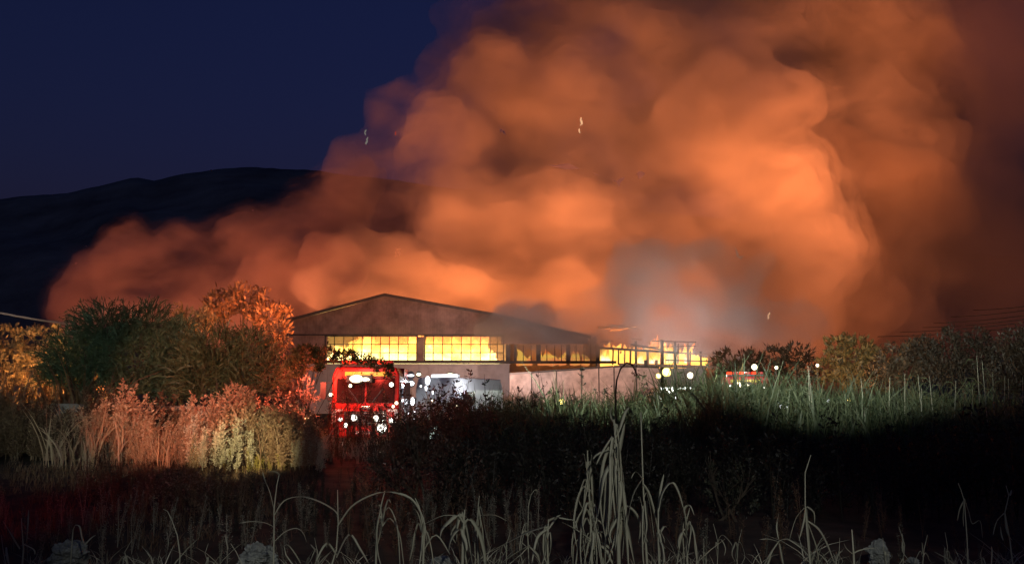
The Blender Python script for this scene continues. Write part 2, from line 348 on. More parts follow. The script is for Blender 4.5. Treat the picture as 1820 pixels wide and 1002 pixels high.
# sill beam and lintel
MB().box(((x0 + loc(1095, 645).x) / 2, -.16, loc(700, 643.5).z), (loc(1095, 645).x - x0, .3, .28)).build('sill_beam', M_steel, hangar)
MB().box(((x0 + loc(900, 645).x) / 2, -.1, loc(700, 595).z), (loc(900, 645).x - x0, .2, .14)).build('lintel', M_steel, hangar)
def window(pa, pb, top, bot, xs, rows, missing=0):
    wn = empty('window', parent_safe(), 0); wn.parent = hangar
    z0, z1 = loc(700, bot).z, loc(700, top).z
    X0, X1 = loc(pa, 620).x, loc(pb, 620).x
    f = MB()
    for z in (z0, z1): f.box(((X0 + X1) / 2, -.02, z), (X1 - X0 + .2, .16, .14))
    for x in (X0, X1): f.box((x, -.02, (z0 + z1) / 2), (.14, .15, z1 - z0 - .14))
    f.build('frame', M_steel, wn)
    cols = [X0] + [loc(q, 620).x for q in xs] + [X1]; rz = [z0 + (z1 - z0) * k / rows for k in range(rows + 1)]
    for x in cols[1:-1]: MB().box((x, .02, (z0 + z1) / 2), (.085, .09, z1 - z0 - .14)).build('glazing_bar', M_steel, wn)
    for z in rz[1:-1]: MB().box(((X0 + X1) / 2, .025, z), (X1 - X0 - .14, .06, .085)).build('glazing_bar', M_steel, wn)
    for i in range(len(cols) - 1):
        for j in range(rows):
            if random.random() < missing: continue
            a, b = cols[i] + .045, cols[i + 1] - .045; c, d = rz[j] + .045, rz[j + 1] - .045
            MB().box(((a + b) / 2, .03, (c + d) / 2), (b - a, .012, d - c)).build('pane', M_glass, wn)
def parent_safe(): return (0, 0, 0)
random.seed(4)
window(578, 741, 597, 641, [594, 610.5, 627, 643.5, 660, 676, 692, 708, 725], 3, .25)
window(755, 895, 597, 641, [770, 786.5, 803, 820, 837, 854, 871, 884], 3, .3)
MB().box((loc(748, 620).x, -.06, loc(748, 620).z), (loc(754.5, 620).x - loc(741.5, 620).x - .12, .24, loc(748, 598).z - loc(748, 641).z)).build('pillar', M_clad, hangar)
# darker bays: posts and low openings
for px, wd in ((903, .5), (916, .3), (957, .5), (1010, .45), (1062, .4)):
    MB().box((loc(px, 625).x, -.05, loc(px, 628).z), (wd, .3, loc(px, 612).z - loc(px, 643).z)).build('post', M_steel, hangar)
for px in (930, 944, 972, 986, 998, 1024, 1038, 1050):
    MB().box((loc(px, 625).x, .05, loc(px, 628).z), (.09, .09, loc(px, 613).z - loc(px, 643).z)).build('glazing_bar', M_steel, hangar)
# roof: two slopes of ribbed sheets with a pale verge trim
rp = [(492, roofline(492)), (685, 525), (880, 560), (1050, 600)]
D = 17.0
for (a, za), (b, zb) in zip(rp[:-1], rp[1:]):
    A = loc(a, za); B = loc(b, zb); d = B - A
    k = max(2, int(d.length / 1.05))
    for i in range(k):
        u = A + d * (i / k); v = A + d * ((i + 1) / k - .004); o = .02 * (i % 2)
        MB().prism([(u.x, u.z + o), (v.x, v.z + o), (v.x, v.z + .1 + o), (u.x, u.z + .1 + o)], -.7, D).build('roof_sheet', M_clad2, hangar)
    m = MB(); m.prism([(A.x, A.z - .16), (B.x, B.z - .16), (B.x, B.z + .16), (A.x, A.z + .16)], -.78, -.71); m.build('verge_trim', M_trim, hangar)
for s, px in ((0, 512), (1, 1060)):
    zt = loc(px, roofline(px)).z
    MB().box((loc(px, 600).x, D / 2, zt / 2), (.15, D - .4, zt)).build('side_wall', M_clad2, hangar)
MB().tube([loc(511, 576, -.25), loc(511, 650, -.25), loc(511, 700, -.25)], .09, 8).build('downpipe', M_trim, hangar)

MB().box((loc(901, 600).x, 7.2, 4.6), (.15, 13.6, 9.2)).build('light_blocker', M_clad, hangar)  # unseen wall added to keep firelight out of the dark bays
# fires behind the windows: tongues of flame, hotter and paler lower down
def flamemat(name, hot, cool, z0, z1, s):
    m = bpy.data.materials.new(name); m.use_nodes = True; n = m.node_tree.nodes; L = m.node_tree.links; n.clear()
    o = n.new('ShaderNodeOutputMaterial'); e = n.new('ShaderNodeEmission'); g = n.new('ShaderNodeNewGeometry'); sp = n.new('ShaderNodeSeparateXYZ')
    z = n.new('ShaderNodeTexNoise'); z.inputs['Scale'].default_value = .55; z.inputs['Detail'].default_value = 5; z.inputs['Distortion'].default_value = .8
    L.new(g.outputs['Position'], z.inputs['Vector']); L.new(g.outputs['Position'], sp.inputs[0])
    r = n.new('ShaderNodeMapRange'); r.inputs[1].default_value = z0; r.inputs[2].default_value = z1; L.new(sp.outputs[2], r.inputs[0])
    a = n.new('ShaderNodeMath'); a.operation = 'MULTIPLY_ADD'; L.new(z.outputs[0], a.inputs[0]); a.inputs[1].default_value = 1.1; L.new(r.outputs[0], a.inputs[2])
    cr = n.new('ShaderNodeValToRGB'); el = cr.color_ramp.elements
    s_ = n.new('ShaderNodeMath'); s_.operation = 'SUBTRACT'; L.new(a.outputs[0], s_.inputs[0]); s_.inputs[1].default_value = .62
    el[0].position = 0; el[0].color = (*hot, 1); el[1].position = 1; el[1].color = (*cool, 1)
    for p_, c in ((.28, (1, .62, .10)), (.55, (.95, .26, .05))):
        q = cr.color_ramp.elements.new(p_); q.color = (*c, 1)
    L.new(s_.outputs[0], cr.inputs[0]); L.new(cr.outputs[0], e.inputs[0]); e.inputs[1].default_value = s
    L.new(e.outputs[0], o.inputs['Surface']); return m
def flames(label, spots, m, group=None):
    """spots: (x, y, z, width, height)"""
    mb = MB()
    for x, y, z, wd, h in spots:
        k = 7; pts = []; rs = []
        sw = random.uniform(-.25, .25); ph = random.uniform(0, 6)
        for i in range(k):
            t = i / (k - 1); pts.append((x + sw * h * t * t + math.sin(ph + t * 5) * wd * .22 * t, y + math.cos(ph + t * 4) * wd * .15 * t, z + h * t))
            rs.append(wd / 2 * (math.sin(math.pi * min(1, .22 + t * .78)) ** .7 * (1 - t * .55)) + .02)
        mb.tube(pts, rs, 8)
    return tag(mb.build('fire', m, smooth=True), label, 'fire', group, 'stuff')
M_f1 = flamemat('flame', (1, .86, .34), (.6, .09, .02), zH(640), zH(580), 5)
sp = []
for i in range(110):
    px = random.uniform(585, 742); q = P(px, 646, random.uniform(92.6, 96)); h = np.interp(px, [585, 620, 660, 742], [1.2, 2.8, 4.2, 4.3]) * random.uniform(.7, 1.15)
    sp.append((q.x, q.y, q.z - .6, random.uniform(1.0, 2.6), h))
flames('yellow flames filling the gridded window nearest the fire engine', sp, M_f1)
sp = []
for i in range(100):
    px = random.uniform(752, 880); q = P(px, 646, random.uniform(92.6, 96)); h = np.interp(px, [752, 850, 858, 880], [4.4, 4.2, 2.6, 1.3]) * random.uniform(.7, 1.15)
    sp.append((q.x, q.y, q.z - .6, random.uniform(1.0, 2.6), h))
flames('yellow flames filling the gridded window on the gable middle', sp, M_f1)
M_f2 = flamemat('red_flame', (1, .30, .09), (.5, .06, .02), zH(640), zH(605), .8)
sp = []
for px in (925, 934, 940, 962, 970, 976, 985, 1000, 1018, 1026, 1040):
    q = P(px, 646, 92.5); sp.append((q.x, q.y, q.z - .2, random.uniform(.8, 1.3), random.uniform(.9, 1.9)))
flames('low red flames along the dark bays of the hall', sp, M_f2)
# glowing smoke that fills the hall
mb = MB(); a = loc(514, 596); b = loc(1058, 596)
mb.box(((a.x + b.x) / 2 + ORG.x, YH + 6.6, 4.6), (b.x - a.x - .4, 12.4, 8.9))
o = mb.build('smoke', smokemat('indoor_smoke', (.8, .7, .6), .12)); o['kind'] = 'stuff'
for px, pw in ((640, 1500), (715, 2600), (800, 2600), (865, 1000), (950, 60), (1020, 50)):
    q = P(px, 628, 92); lamp('POINT', 'fire_fill', (q.x, 91.8 + 1.2, q.z), None, pw * 2.4, (1, .30, .06), .8)

# ------------------------------------------------------------------ burnt-out annex to its side: posts, beams, purlins
YA = 96.0
annex = empty('burnt_annex', (X(1160, YA), YA, 0), label='burnt-out flat annex reduced to glowing posts and sagging beams', cat='building')
OA = Vector((X(1160, YA), YA, 0))
M_char = mat('charred_steel', (.10, .06, .045), .7, noise=2, amount=.4)
M_rust = mat('fire_bleached_steel', (.55, .36, .25), .6, noise=2, amount=.3)
M_render = mat('rendered_wall', (.48, .38, .33), .9, noise=.8, amount=.25)
def la(px, py, dy=0): q = P(px, py, YA); return Vector((q.x, YA + dy, q.z)) - OA
for i, (px, top, bot, wd, dy) in enumerate([(1064, 614, 648, .3, 0), (1089, 618, 648, .16, 0), (1099, 619, 648, .16, 0), (1110, 620, 648, .16, 0), (1120, 620, 648, .2, 0), (1130, 606, 648, .25, 0),
        (1151, 624, 646, .28, 0), (1176, 604, 648, .4, 0), (1160, 607, 622, .12, 2), (1188, 606, 645, .13, 2), (1199, 607, 648, .3, 0), (1211, 608, 645, .14, 2), (1222, 609, 648, .25, 0), (1233, 622, 648, .13, 2), (1246, 624, 650, .2, 0), (1259, 628, 650, .18, 0), (1268, 624, 651, .2, 0), (1147, 640, 672, .35, -.4), (1166, 640, 674, .3, -.4)]):
    A = la(px, bot, dy); B = la(px + random.uniform(-1, 1), top, dy); A.z = min(A.z, A.z)
    MB().bar((A.x, A.y, 0 if wd > .24 else A.z), B, wd, wd).build('post', M_char if i % 3 else M_rust, annex)
for (a, za, b, zb, wd, m) in [(1062, 618, 1206, 627, .26, M_char), (1120, 612, 1178, 622, .2, M_char), (1206, 627, 1268, 631, .16, M_rust), (1158, 606, 1236, 608, .12, M_char), (1100, 648, 1290, 653, .34, M_rust),
        (1064, 584, 1112, 577, .12, M_rust), (1078, 577, 1136, 585, .16, M_rust), (1140, 617, 1236, 615, .1, M_char), (1182, 640, 1262, 642, .12, M_char), (1066, 608, 1090, 606, .2, M_rust), (1122, 602, 1140, 604, .16, M_rust)]:
    MB().bar(la(a, za, -.3), la(b, zb, -.3), wd).build('beam', m, annex)
for i in range(7):
    a = 1128 + i * 18; b = min(a + 17.4, 1262)
    A = la(a, 654); B = la(b, 654)
    MB().box(((A.x + B.x) / 2, -.1 - .03 * (i % 2), A.z / 2), (B.x - A.x, .2, A.z)).build('wall_panel', M_render, annex)
# sheet of roof hanging over the beams
for i in range(3):
    MB().box(la(1075 + i * 24, 580 + (i % 2) * 4, 1.5), (1.5, 2.4, .06), M=Matrix.Rotation(R(6 - 8 * i), 3, 'Y')).build('roof_sheet', M_rust, annex)
M_f3 = flamemat('white_flame', (1, .93, .6), (.95, .3, .05), zH(650, 99), zH(596, 99), 1.5)
sp = []
for px, h, wd in ((1141, 2.0, 1.3), (1137, 1.8, .8), (1146, 1.9, .9), (1156, 2.0, 1.2), (1164, 2.1, 1.3), (1171, 2.0, 1.1), (1160, 3.0, 1.0), (1166, 3.4, .9), (1153, 2.9, .7), (1184, 1.9, .8), (1190, 2.3, .8), (1197, 1.8, .6), (1073, 1.2, .6), (1082, 1.9, .7), (1070, 1.5, .4), (1205, 1.2, .5), (1218, 1.3, .5)):
    q = P(px, 645, 98.5); sp.append((q.x, 98.5 + random.uniform(-.4, .6), q.z, wd, h))
flames('white hot flames between the posts of the burnt annex', sp, M_f3)
sp = []
for i in range(90):
    px = random.uniform(1066, 1266); q = P(px, 648, 101); sp.append((q.x, random.uniform(100, 104), q.z - .3, random.uniform(.9, 1.9), random.uniform(.9, 3.1) * (1 if px < 1240 else .6)))
flames('orange flames low behind the skeleton of the burnt annex', sp, flamemat('orange_flame', (1, .45, .08), (.75, .15, .03), zH(648, 101), zH(588, 101), 2.4))
lamp('POINT', 'fire_fill', P(1165, 622, 97.2), None, 2600, (1, .38, .09), .9)
lamp('POINT', 'fire_fill', P(1200, 600, 104), None, 5000, (1, .30, .06), 1.5)
lamp('POINT', 'fire_fill', P(1095, 628, 99), None, 900, (1, .26, .05), .9)

# ------------------------------------------------------------------ pink-lit yard wall in front of the halls
YW = 76.0
yard = empty('yard_wall', (X(1000, YW), YW, 0), label='long rendered yard wall below the burning halls, lit pink', cat='wall')
OW = Vector((X(1000, YW), YW, 0)); M_wallp = mat('yard_wall_render', (.50, .41, .37), .9, noise=.9, amount=.45, bump=.2)
e = [905, 945, 989, 1033, 1064, 1091, 1130, 1172]
for i in range(len(e) - 1):
    a, b = e[i] + .8, e[i + 1] - .8
    q0 = P(a, np.interp(a, [905, 1100, 1200], [666, 652, 655]), YW) - OW; q1 = P(b, np.interp(b, [905, 1100, 1200], [666, 652, 655]), YW) - OW
    MB().prism([(q0.x, 0), (q1.x, 0), (q1.x, q1.z), (q0.x, q0.z)], 0, .2).build('wall_panel', M_wallp, yard)
    c0 = Vector((q0.x, .1, q0.z + .09)); c1 = Vector((q1.x, .1, q1.z + .09)); MB().bar(c0, c1, .16, .34).build('coping', M_steel if i > 0 else M_conc, yard)
for px in e[1:-1]:
    q = P(px, np.interp(px, [905, 1100], [664, 650]), YW) - OW
    MB().box((q.x, .08, q.z / 2), (.1, .34, q.z)).build('post', M_steel, yard)
# ------------------------------------------------------------------ vehicles
M_red = mat('red_paint', (.5, .013, .010), .45, noise=2.5, amount=.45, spec=.5)
M_white = mat('white_paint', (.78, .79, .80), .35, noise=1.5, amount=.08)
M_rubber = mat('black_rubber', (.02, .02, .02), .8)
M_dark = mat('black_trim', (.03, .03, .032), .45)
M_chrome = mat('bright_metal', (.6, .6, .6), .25, metal=.9)
M_wind = mat('dark_windscreen', (.03, .012, .012), .08, spec=.8)
M_yel = mat('yellow_reflective', (.75, .72, .08), .4)
M_silver = mat('silver_reflective', (.8, .82, .82), .3)
M_w = lensmat('white_lens', (1, .95, .82), 9)
M_w2 = lensmat('cool_white_lens', (.92, .95, 1), 9)
M_y = lensmat('yellow_lens', (1, .78, .22), 7)
M_rl = emis('red_lens', (1, .03, .01), 5)
M_wp = lensmat('warm_white_lens', (1, .84, .55), 9)

def wheel(parent, x, y, r=.48, wd=.3):
    t = MB(); t.tube([(x - wd / 2, y, r), (x - wd / 2 + .04, y, r), (x + wd / 2 - .04, y, r), (x + wd / 2, y, r)], [r * .9, r, r, r * .9], 20); o = t.build('wheel', M_rubber, parent)
    h = MB(); h.tube([(x - wd / 2 - .02, y, r), (x + wd / 2 + .02, y, r)], r * .55, 14); h.build('rim', M_chrome, o)
def fire_engine(lit=True):
    r = empty('fire_engine')
    b = MB()
    b.prism([(-1.2, .55), (1.2, .55), (1.2, 2.55), (1.08, 2.86), (-1.08, 2.86), (-1.2, 2.55)], .12, 2.1)
    b.build('cab', M_red, r, bevel=.05)
    b = MB(); b.box((0, 4.6, 1.85), (2.4, 4.7, 2.1)); b.box((0, 4.6, .72), (2.2, 4.6, .2)); b.build('body', M_red, r, bevel=.04)
    b = MB(); b.box((0, 3.6, .62), (1.0, 6.4, .22)); b.build('chassis', M_dark, r)
    # windscreen, two panes, and wipers
    for s in (-1, 1):
        MB().box((s * .53, .09, 2.02), (1.0, .05, .86)).build('windscreen', M_wind, r, bevel=.03)
        MB().bar((s * .2, .05, 1.56), (s * .62, .045, 2.1), .025, .02).build('wiper', M_dark, r)
        d = MB().box((s * 1.205, 1.1, 1.5), (.03, 1.1, 1.7)).build('door', M_red, r, bevel=.02)
        MB().box((s * 1.225, 1.1, 1.95), (.03, .8, .65)).build('window', M_wind, d)
        MB().box((s * 1.235, 1.45, 1.35), (.03, .2, .05)).build('handle', M_chrome, d)
        m = MB(); m.bar((s * 1.2, .2, 2.3), (s * 1.48, .05, 2.3), .035); m.bar((s * 1.2, .2, 1.75), (s * 1.48, .05, 1.75), .035); m.box((s * 1.5, .04, 2.02), (.2, .08, .6)); m.build('mirror', M_dark, r)
        MB().box((s * .98, .07, 1.32), (.36, .03, .09)).build('stripe', M_silver, r)
        MB().box((s * 1.1, .06, 1.1), (.12, .06, .5)).build('corner_trim', M_silver, r)
        for y in (1.3, 5.6): wheel(r, s * 1.02, y)
        for k in range(4): MB().box((s * 1.215, 2.85 + k * 1.12, 1.75), (.03, 1.04, 1.5)).build('shutter', M_chrome, r)
    g = MB().box((0, .085, 1.05), (1.5, .07, .5)).build('grille', M_dark, r)
    for k in range(5): MB().box((0, .035, .87 + k * .09), (1.44, .04, .03)).build('slat', M_chrome, g)
    MB().box((0, .07, 1.42), (.34, .04, .12)).build('badge', M_chrome, r, bevel=.02)
    MB().box((0, -.06, .55), (2.42, .36, .34)).build('bumper', M_red, r, bevel=.05)
    MB().box((0, -.25, .56), (.52, .02, .12)).build('number_plate', M_silver, r)
    MB().box((0, .07, 2.62), (1.5, .04, .16)).build('name_board', M_yel, r)
    # roof: light bar with lenses, ladder
    lb = MB().box((0, .6, 2.93), (1.9, .3, .12)).build('light_bar', M_dark, r, bevel=.02)
    for k in range(6): MB().box((-.8 + .32 * k, .6, 3.05), (.26, .28, .13)).build('beacon', M_rl if k % 2 == 0 else M_red, lb, bevel=.03)
    ld = MB()
    for s in (-.3, .3): ld.bar((s, 1.6, 3.12), (s, 6.6, 3.12), .06)
    ld.build('ladder', M_chrome, r)
    for k in range(14): MB().bar((-.3, 1.8 + k * .35, 3.12), (.3, 1.8 + k * .35, 3.12), .035).build('rung', M_chrome, r)
    for s in (-.3, .3):
        MB().box((s, 2.6, 3.0), (.08, .1, .26)).build('ladder_bracket', M_dark, r)
    return r
def lens(parent, name, x, y, z, rad, m, sx=1, sz=1):
    h = MB(); h.tube([(x, y + .1, z), (x, y, z)], [rad * sx * .8, rad * sx * 1.12], 16); hh = h.build(name, M_dark, parent)
    MB().ball((x, y - .01, z), rad, (sx, .5, sz), 16, 10).build('lens', m, hh, smooth=True)
YE = 29.5
eng = fire_engine(); c = P(647, 790, YE); eng.location = (c.x, YE, 0); eng.rotation_euler = (0, 0, R(3))
tag(eng, 'red fire engine with glaring headlights parked among dry weeds', 'fire engine', 'fire engines on the yard')
s_ = YE / F
def ex(px, py): q = P(px, py, YE - .2); return (q.x - c.x, q.z)
for px, py, rad, m in ((604, 745, 4.2, M_w), (628, 742, 6.2, M_w), (667, 743, 5.6, M_w), (694, 747, 5.0, M_w), (615, 755, 4.2, M_w), (678, 760, 9.0, M_w)):
    x, z = ex(px, py); lens(eng, 'headlight', x, -.28 if py > 750 else -.12, z, rad * s_, m)
for px, py, rad, m in ((694, 683, 4.2, M_w), (703, 716, 3.2, M_wp), (697, 722, 2.8, M_wp), (621, 685, 3.2, M_wp), (586, 701, 3, M_wp), (557, 697, 2.4, M_wp)):
    x, z = ex(px, py)
    if abs(x) < 1.3: lens(eng, 'marker_lamp', x, -.02, z, rad * s_, m)
x, z = ex(639, 673)
hd = MB().box((x + .0, -.28, z), (.95, .16, .26)).build('work_light', M_dark, eng, bevel=.03)
MB().box((x, -.02, z + .02), (.08, .5, .08)).build('bracket', M_dark, hd)
MB().ball((x - .1, -.38, z), .19, (1.35, .5, .8), 20, 12).build('lens', M_wp, hd, smooth=True)
MB().ball((x + .22, -.37, z - .02), .11, (1.5, .5, .7), 20, 12).build('lens', M_wp, hd, smooth=True)
E1 = Vector((c.x, YE, 0))
# what those lamps throw: on the cab front, on the weeds around it
lamp('SPOT', 'work_light_fill', E1 + Vector((0, -1.6, 2.9)), E1 + Vector((0, .3, 1.5)), 140, (1, .55, .4), .2, cone=120)
lamp('SPOT', 'headlight_fill', E1 + Vector((-1.6, -1.2, 1.2)), P(440, 800, 21.5), 1500, (1, .84, .40), .12, cone=38, blend=.9)
lamp('POINT', 'beacon_light', E1 + Vector((-1.5, -1.4, 2.6)), None, 500, (1, .10, .05), .2)
lamp('SPOT', 'beacon_light', P(592, 702, 26.6), P(300, 770, 23), 2500, (1, .18, .1), .2, cone=80)
lamp('POINT', 'headlight_glow', E1 + Vector((.75, -1.2, .8)), None, 60, (1, .9, .75), .12)
eng2 = copy_tree(eng); c2 = P(1326, 700, 43); eng2.location = (c2.x, 43, 0); eng2.rotation_euler = (0, 0, R(-14))
eng2['label'] = 'second red fire engine, its roof just above the green reeds'
lamp('POINT', 'beacon_light', (c2.x - .3, 42.0, 3.2), None, 35, (1, .2, .15), .2)

def rescue_van():
    r = empty('rescue_van')
    b = MB(); b.prism([(-1.02, .4), (1.02, .4), (1.02, 2.1), (.9, 2.62), (-.9, 2.62), (-1.02, 2.1)], 1.0, 5.6); b.build('body', M_white, r, bevel=.06)
    v = [(-1, 0, .4), (1, 0, .4), (1, 0, 1.0), (-1, 0, 1.0), (-.98, .95, 1.3), (.98, .95, 1.3), (-.88, 1.55, 2.3), (.88, 1.55, 2.3), (-1, 1.6, .4), (1, 1.6, .4), (-1, 1.6, 2.3), (1, 1.6, 2.3)]
    b = MB(); b.add(v, [(0, 1, 2, 3), (3, 2, 5, 4), (4, 5, 7, 6), (0, 3, 4, 6, 10, 8), (1, 9, 11, 7, 5, 2), (6, 7, 11, 10), (0, 8, 9, 1)]); b.build('bonnet', M_white, r)
    b = MB(); b.add([(-.86, .99, 1.36), (.86, .99, 1.36), (.78, 1.5, 2.22), (-.78, 1.5, 2.22)], [(0, 1, 2, 3)]); b.v = [(x, y - .03, z + .02) for x, y, z in b.v]; b.build('windscreen', M_wind, r)
    for s in (-1, 1):
        for y in (.85, 4.4): wheel(r, s * .92, y, .36, .24)
        d = MB().box((s * 1.03, 2.1, 1.35), (.03, 1.1, 1.5)).build('door', M_white, r, bevel=.02)
        MB().box((s * 1.045, 2.1, 1.75), (.03, .85, .55)).build('window', M_wind, d)
        MB().box((s * 1.05, 2.5, 1.3), (.03, .18, .05)).build('handle', M_dark, d)
        MB().box((s * 1.2, 1.35, 1.6), (.18, .1, .35)).build('mirror', M_dark, r)
        for k in range(7):
            MB().box((s * 1.035, 1.3 + k * .62, 1.02), (.02, .3, .26)).build('reflective_block', M_silver if k % 2 else M_yel, r)
    MB().box((0, -.05, .5), (2.04, .2, .26)).build('bumper', M_dark, r, bevel=.04)
    g = MB().box((0, -.02, .82), (.9, .05, .22)).build('grille', M_dark, r)
    for k in range(3): MB().box((0, -.05, .75 + k * .07), (.86, .03, .02)).build('slat', M_chrome, g)
    MB().box((0, 1.8, 2.7), (1.3, .28, .14)).build('light_bar', M_w2, r, bevel=.04)
    return r
van = rescue_van(); YV = 34.0; cv = P(754, 700, YV); van.location = (cv.x, YV, 0); van.rotation_euler = (0, 0, R(-24))
tag(van, 'white rescue van with blazing lamps beside the front fire engine', 'van')
van_m = Matrix.Rotation(R(24), 3, 'Z')
def vlens(px, py, rad, m, name='lamp', dy=-.25, sx=1, sz=1):
    q = P(px, py, YV + dy); q = van_m @ (q - Vector((cv.x, YV, 0))); lens(van, name, q.x, q.y, q.z, rad * YV / F, m, sx, sz)
for a in ((730, 667, 3.2, M_w2, 'headlight', -.3, 2.2, .7), (744, 665, 3.4, M_wp, 'lamp', -.3, 1.5, .9), (731, 681, 4.4, M_w2, 'lamp', -.3, 1.4, 1), (760, 676, 5, M_w2, 'lamp', -.3, 1.1, 1.6), (757, 690, 3, M_w2, 'lamp', -.3, .9, 1.6), (733, 713, 4.4, M_w2, 'lamp', -.4, 1, 1.7), (725, 734, 2.2, M_w2), (735, 745, 3, M_w2, 'lamp', -.4, 1.7, .8),
          (737, 730, 2.2, M_w2), (769, 697, 2.2, M_w2, 'lamp', -.3, .8, 1.8), (779, 706, 1.8, M_w2), (720, 697, 1.8, M_w2, 'lamp', -.3, .8, 1.8), (748, 686, 2, M_w2), (768, 712, 2.2, M_wp), (797, 716, 2.2, M_wp), (812, 722, 2.4, M_wp), (812, 734, 2.4, M_wp), (820, 738, 2.6, M_w2)): vlens(*a)
V1 = Vector((cv.x, YV, 0))
lamp('POINT', 'van_lamp_light', V1 + Vector((-.6, -1.4, 2.3)), None, 160, (.9, .92, 1), .2)
lamp('SPOT', 'van_lamp_light', V1 + Vector((1.6, -.4, 2.2)), P(870, 680, 36), 450, (.93, .93, 1), .2, cone=95)

def mast_light(px, py, Y, rad, m, label, cat='work light', zfoot=0, n=1, power=0, col=(1, .9, .7), tgt=None, cone=140):
    q = P(px, py, Y); o = empty('work_light', (q.x, Y, zfoot), label=label, cat=cat); h = q.z - zfoot
    MB().tube([(0, .12, .0), (0, .12, h)], .03, 8).build('mast', M_dark, o)
    f = MB()
    for k in range(3):
        a = k * 2.094 + .4; f.bar((0, .12, min(.7, h * .6)), (math.cos(a) * .5, .12 + math.sin(a) * .5, .02), .03)
    f.build('tripod', M_dark, o)
    r = rad * Y / F
    h_ = MB().tube([(0, .12, h), (0, .02, h)], [r * .6, r * 1.1], 16).build('lamp_head', M_dark, o)
    MB().ball((0, 0, h), r, (1, .5, 1), 18, 12).build('lens', m, h_, smooth=True)
    if power:
        if tgt is None: lamp('POINT', 'work_light_fill', (q.x, Y - .35, q.z), None, power, col, .15)
        else: lamp('SPOT', 'work_light_fill', (q.x, Y - .35, q.z), tgt, power, col, .15, cone=cone)
    return o
mast_light(800, 675, 37, 13, M_wp, 'large warm work light glaring over the weeds beside the white van', power=350, col=(1, .85, .6))
mast_light(1185, 661, 62, 8.5, M_y, 'larger yellow work light below the burnt annex', power=260, col=(1, .7, .25))
mast_light(1170, 668, 62, 5, M_y, 'smaller yellow work light just under the larger one', power=60, col=(1, .75, .35))
mast_light(1227, 667, 55, 6, M_wp, 'pale work light above the reeds near the hidden tender', power=0)
mast_light(998, 714, 36, 6, M_y, 'single cream lamp low in front of the pink yard wall', power=12, col=(1, .85, .5))
mast_light(1387, 720, 33, 5.2, M_w2, 'larger of two low white lamps in the green reeds', power=8, col=(.9, 1, .95))
mast_light(1398, 725, 33, 4.4, M_w2, 'smaller of two low white lamps in the green reeds')
mast_light(1341, 652, 46, 5.5, M_wp, 'cream lamp beside the roof of the second fire engine', power=25)
mast_light(1380, 653, 46, 3.2, M_wp, 'small peach lamp above the reeds past the second fire engine')
mast_light(1453, 649, 50, 3, M_wp, 'tiny peach lamp at the foot of the brown bush')
mast_light(1471, 711, 34, 3, M_w2, 'tiny oval lamp shining through the reeds')
mast_light(1509, 710, 34, 3.2, M_y, 'tiny greenish lamp furthest along the reeds')
# unseen floodlights added for the gable, the yard wall and the smoke
lamp('SPOT', 'added_floodlight', P(820, 690, 60), P(730, 590, 90), 12000, (1, .46, .27), .3, cone=80)
lamp('SPOT', 'added_floodlight', P(900, 690, 60), P(900, 610, 90), 5000, (.9, .88, .95), .3, cone=50)
lamp('SPOT', 'added_floodlight', P(1020, 712, 58), P(1010, 675, 76), 11000, (1, .62, .48), .3, cone=110)
lamp('SPOT', 'added_floodlight', P(1200, 672, 79), P(1230, 540, 85), 4200, (.95, .95, .92), .4, cone=130)

tender = empty('water_tender', (X(1204, 47), 47, 0), R(8), label='white water tender behind reeds, headlights flaring through the stems', cat='truck')
b = MB(); b.prism([(-1.05, .5), (1.05, .5), (1.05, 1.7), (.95, 2.35), (-.95, 2.35), (-1.05, 1.7)], .1, 1.9); b.build('cab', M_white, tender, bevel=.05)
MB().box((0, .08, 1.85), (1.7, .05, .66)).build('windscreen', M_wind, tender)
MB().box((0, .05, 1.05), (1.2, .06, .36)).build('grille', M_dark, tender)
MB().box((0, -.03, .6), (2.1, .26, .28)).build('bumper', M_dark, tender, bevel=.04)
MB().tube([(0, 2.2, 1.5), (0, 5.6, 1.5)], .85, 20).build('tank', M_white, tender, smooth=False)
for s in (-1, 1):
    for y in (.9, 4.6): wheel(tender, s * .9, y, .42, .26)
    MB().box((s * 1.2, .3, 1.8), (.16, .08, .4)).build('mirror', M_dark, tender)
tm = Matrix.Rotation(R(-8), 3, 'Z')
for px, py, rad in ((1175, 725, 6), (1187, 712, 4), (1199, 704, 5), (1201, 714, 4.5), (1198, 722, 4), (1186, 732, 4), (1229, 726, 5.5), (1221, 715, 4.5), (1220, 722, 4), (1239, 723, 3)):
    q = tm @ (P(px, py, 46.7) - Vector((X(1204, 47), 47, 0))); lens(tender, 'headlight', q.x, q.y - .1, q.z, rad * 47 / F, M_w2)
T1 = Vector((X(1204, 47), 47, 0))
lamp('POINT', 'headlight_fill', T1 + Vector((.3, -1.2, 2.2)), None, 500, (.9, 1, .85), .2)
lamp('SPOT', 'headlight_fill', T1 + Vector((1.2, -1.2, 2.9)), P(1480, 690, 36), 2600, (.8, 1, .8), .2, cone=70)

lamp('SPOT', 'work_light_fill', P(720, 690, 24) + Vector((0, 0, 2.0)), P(1330, 690, 36), 9000, (.86, 1, .80), .2, cone=44, blend=.8)  # unseen spot added to light the reed fronts from the near side
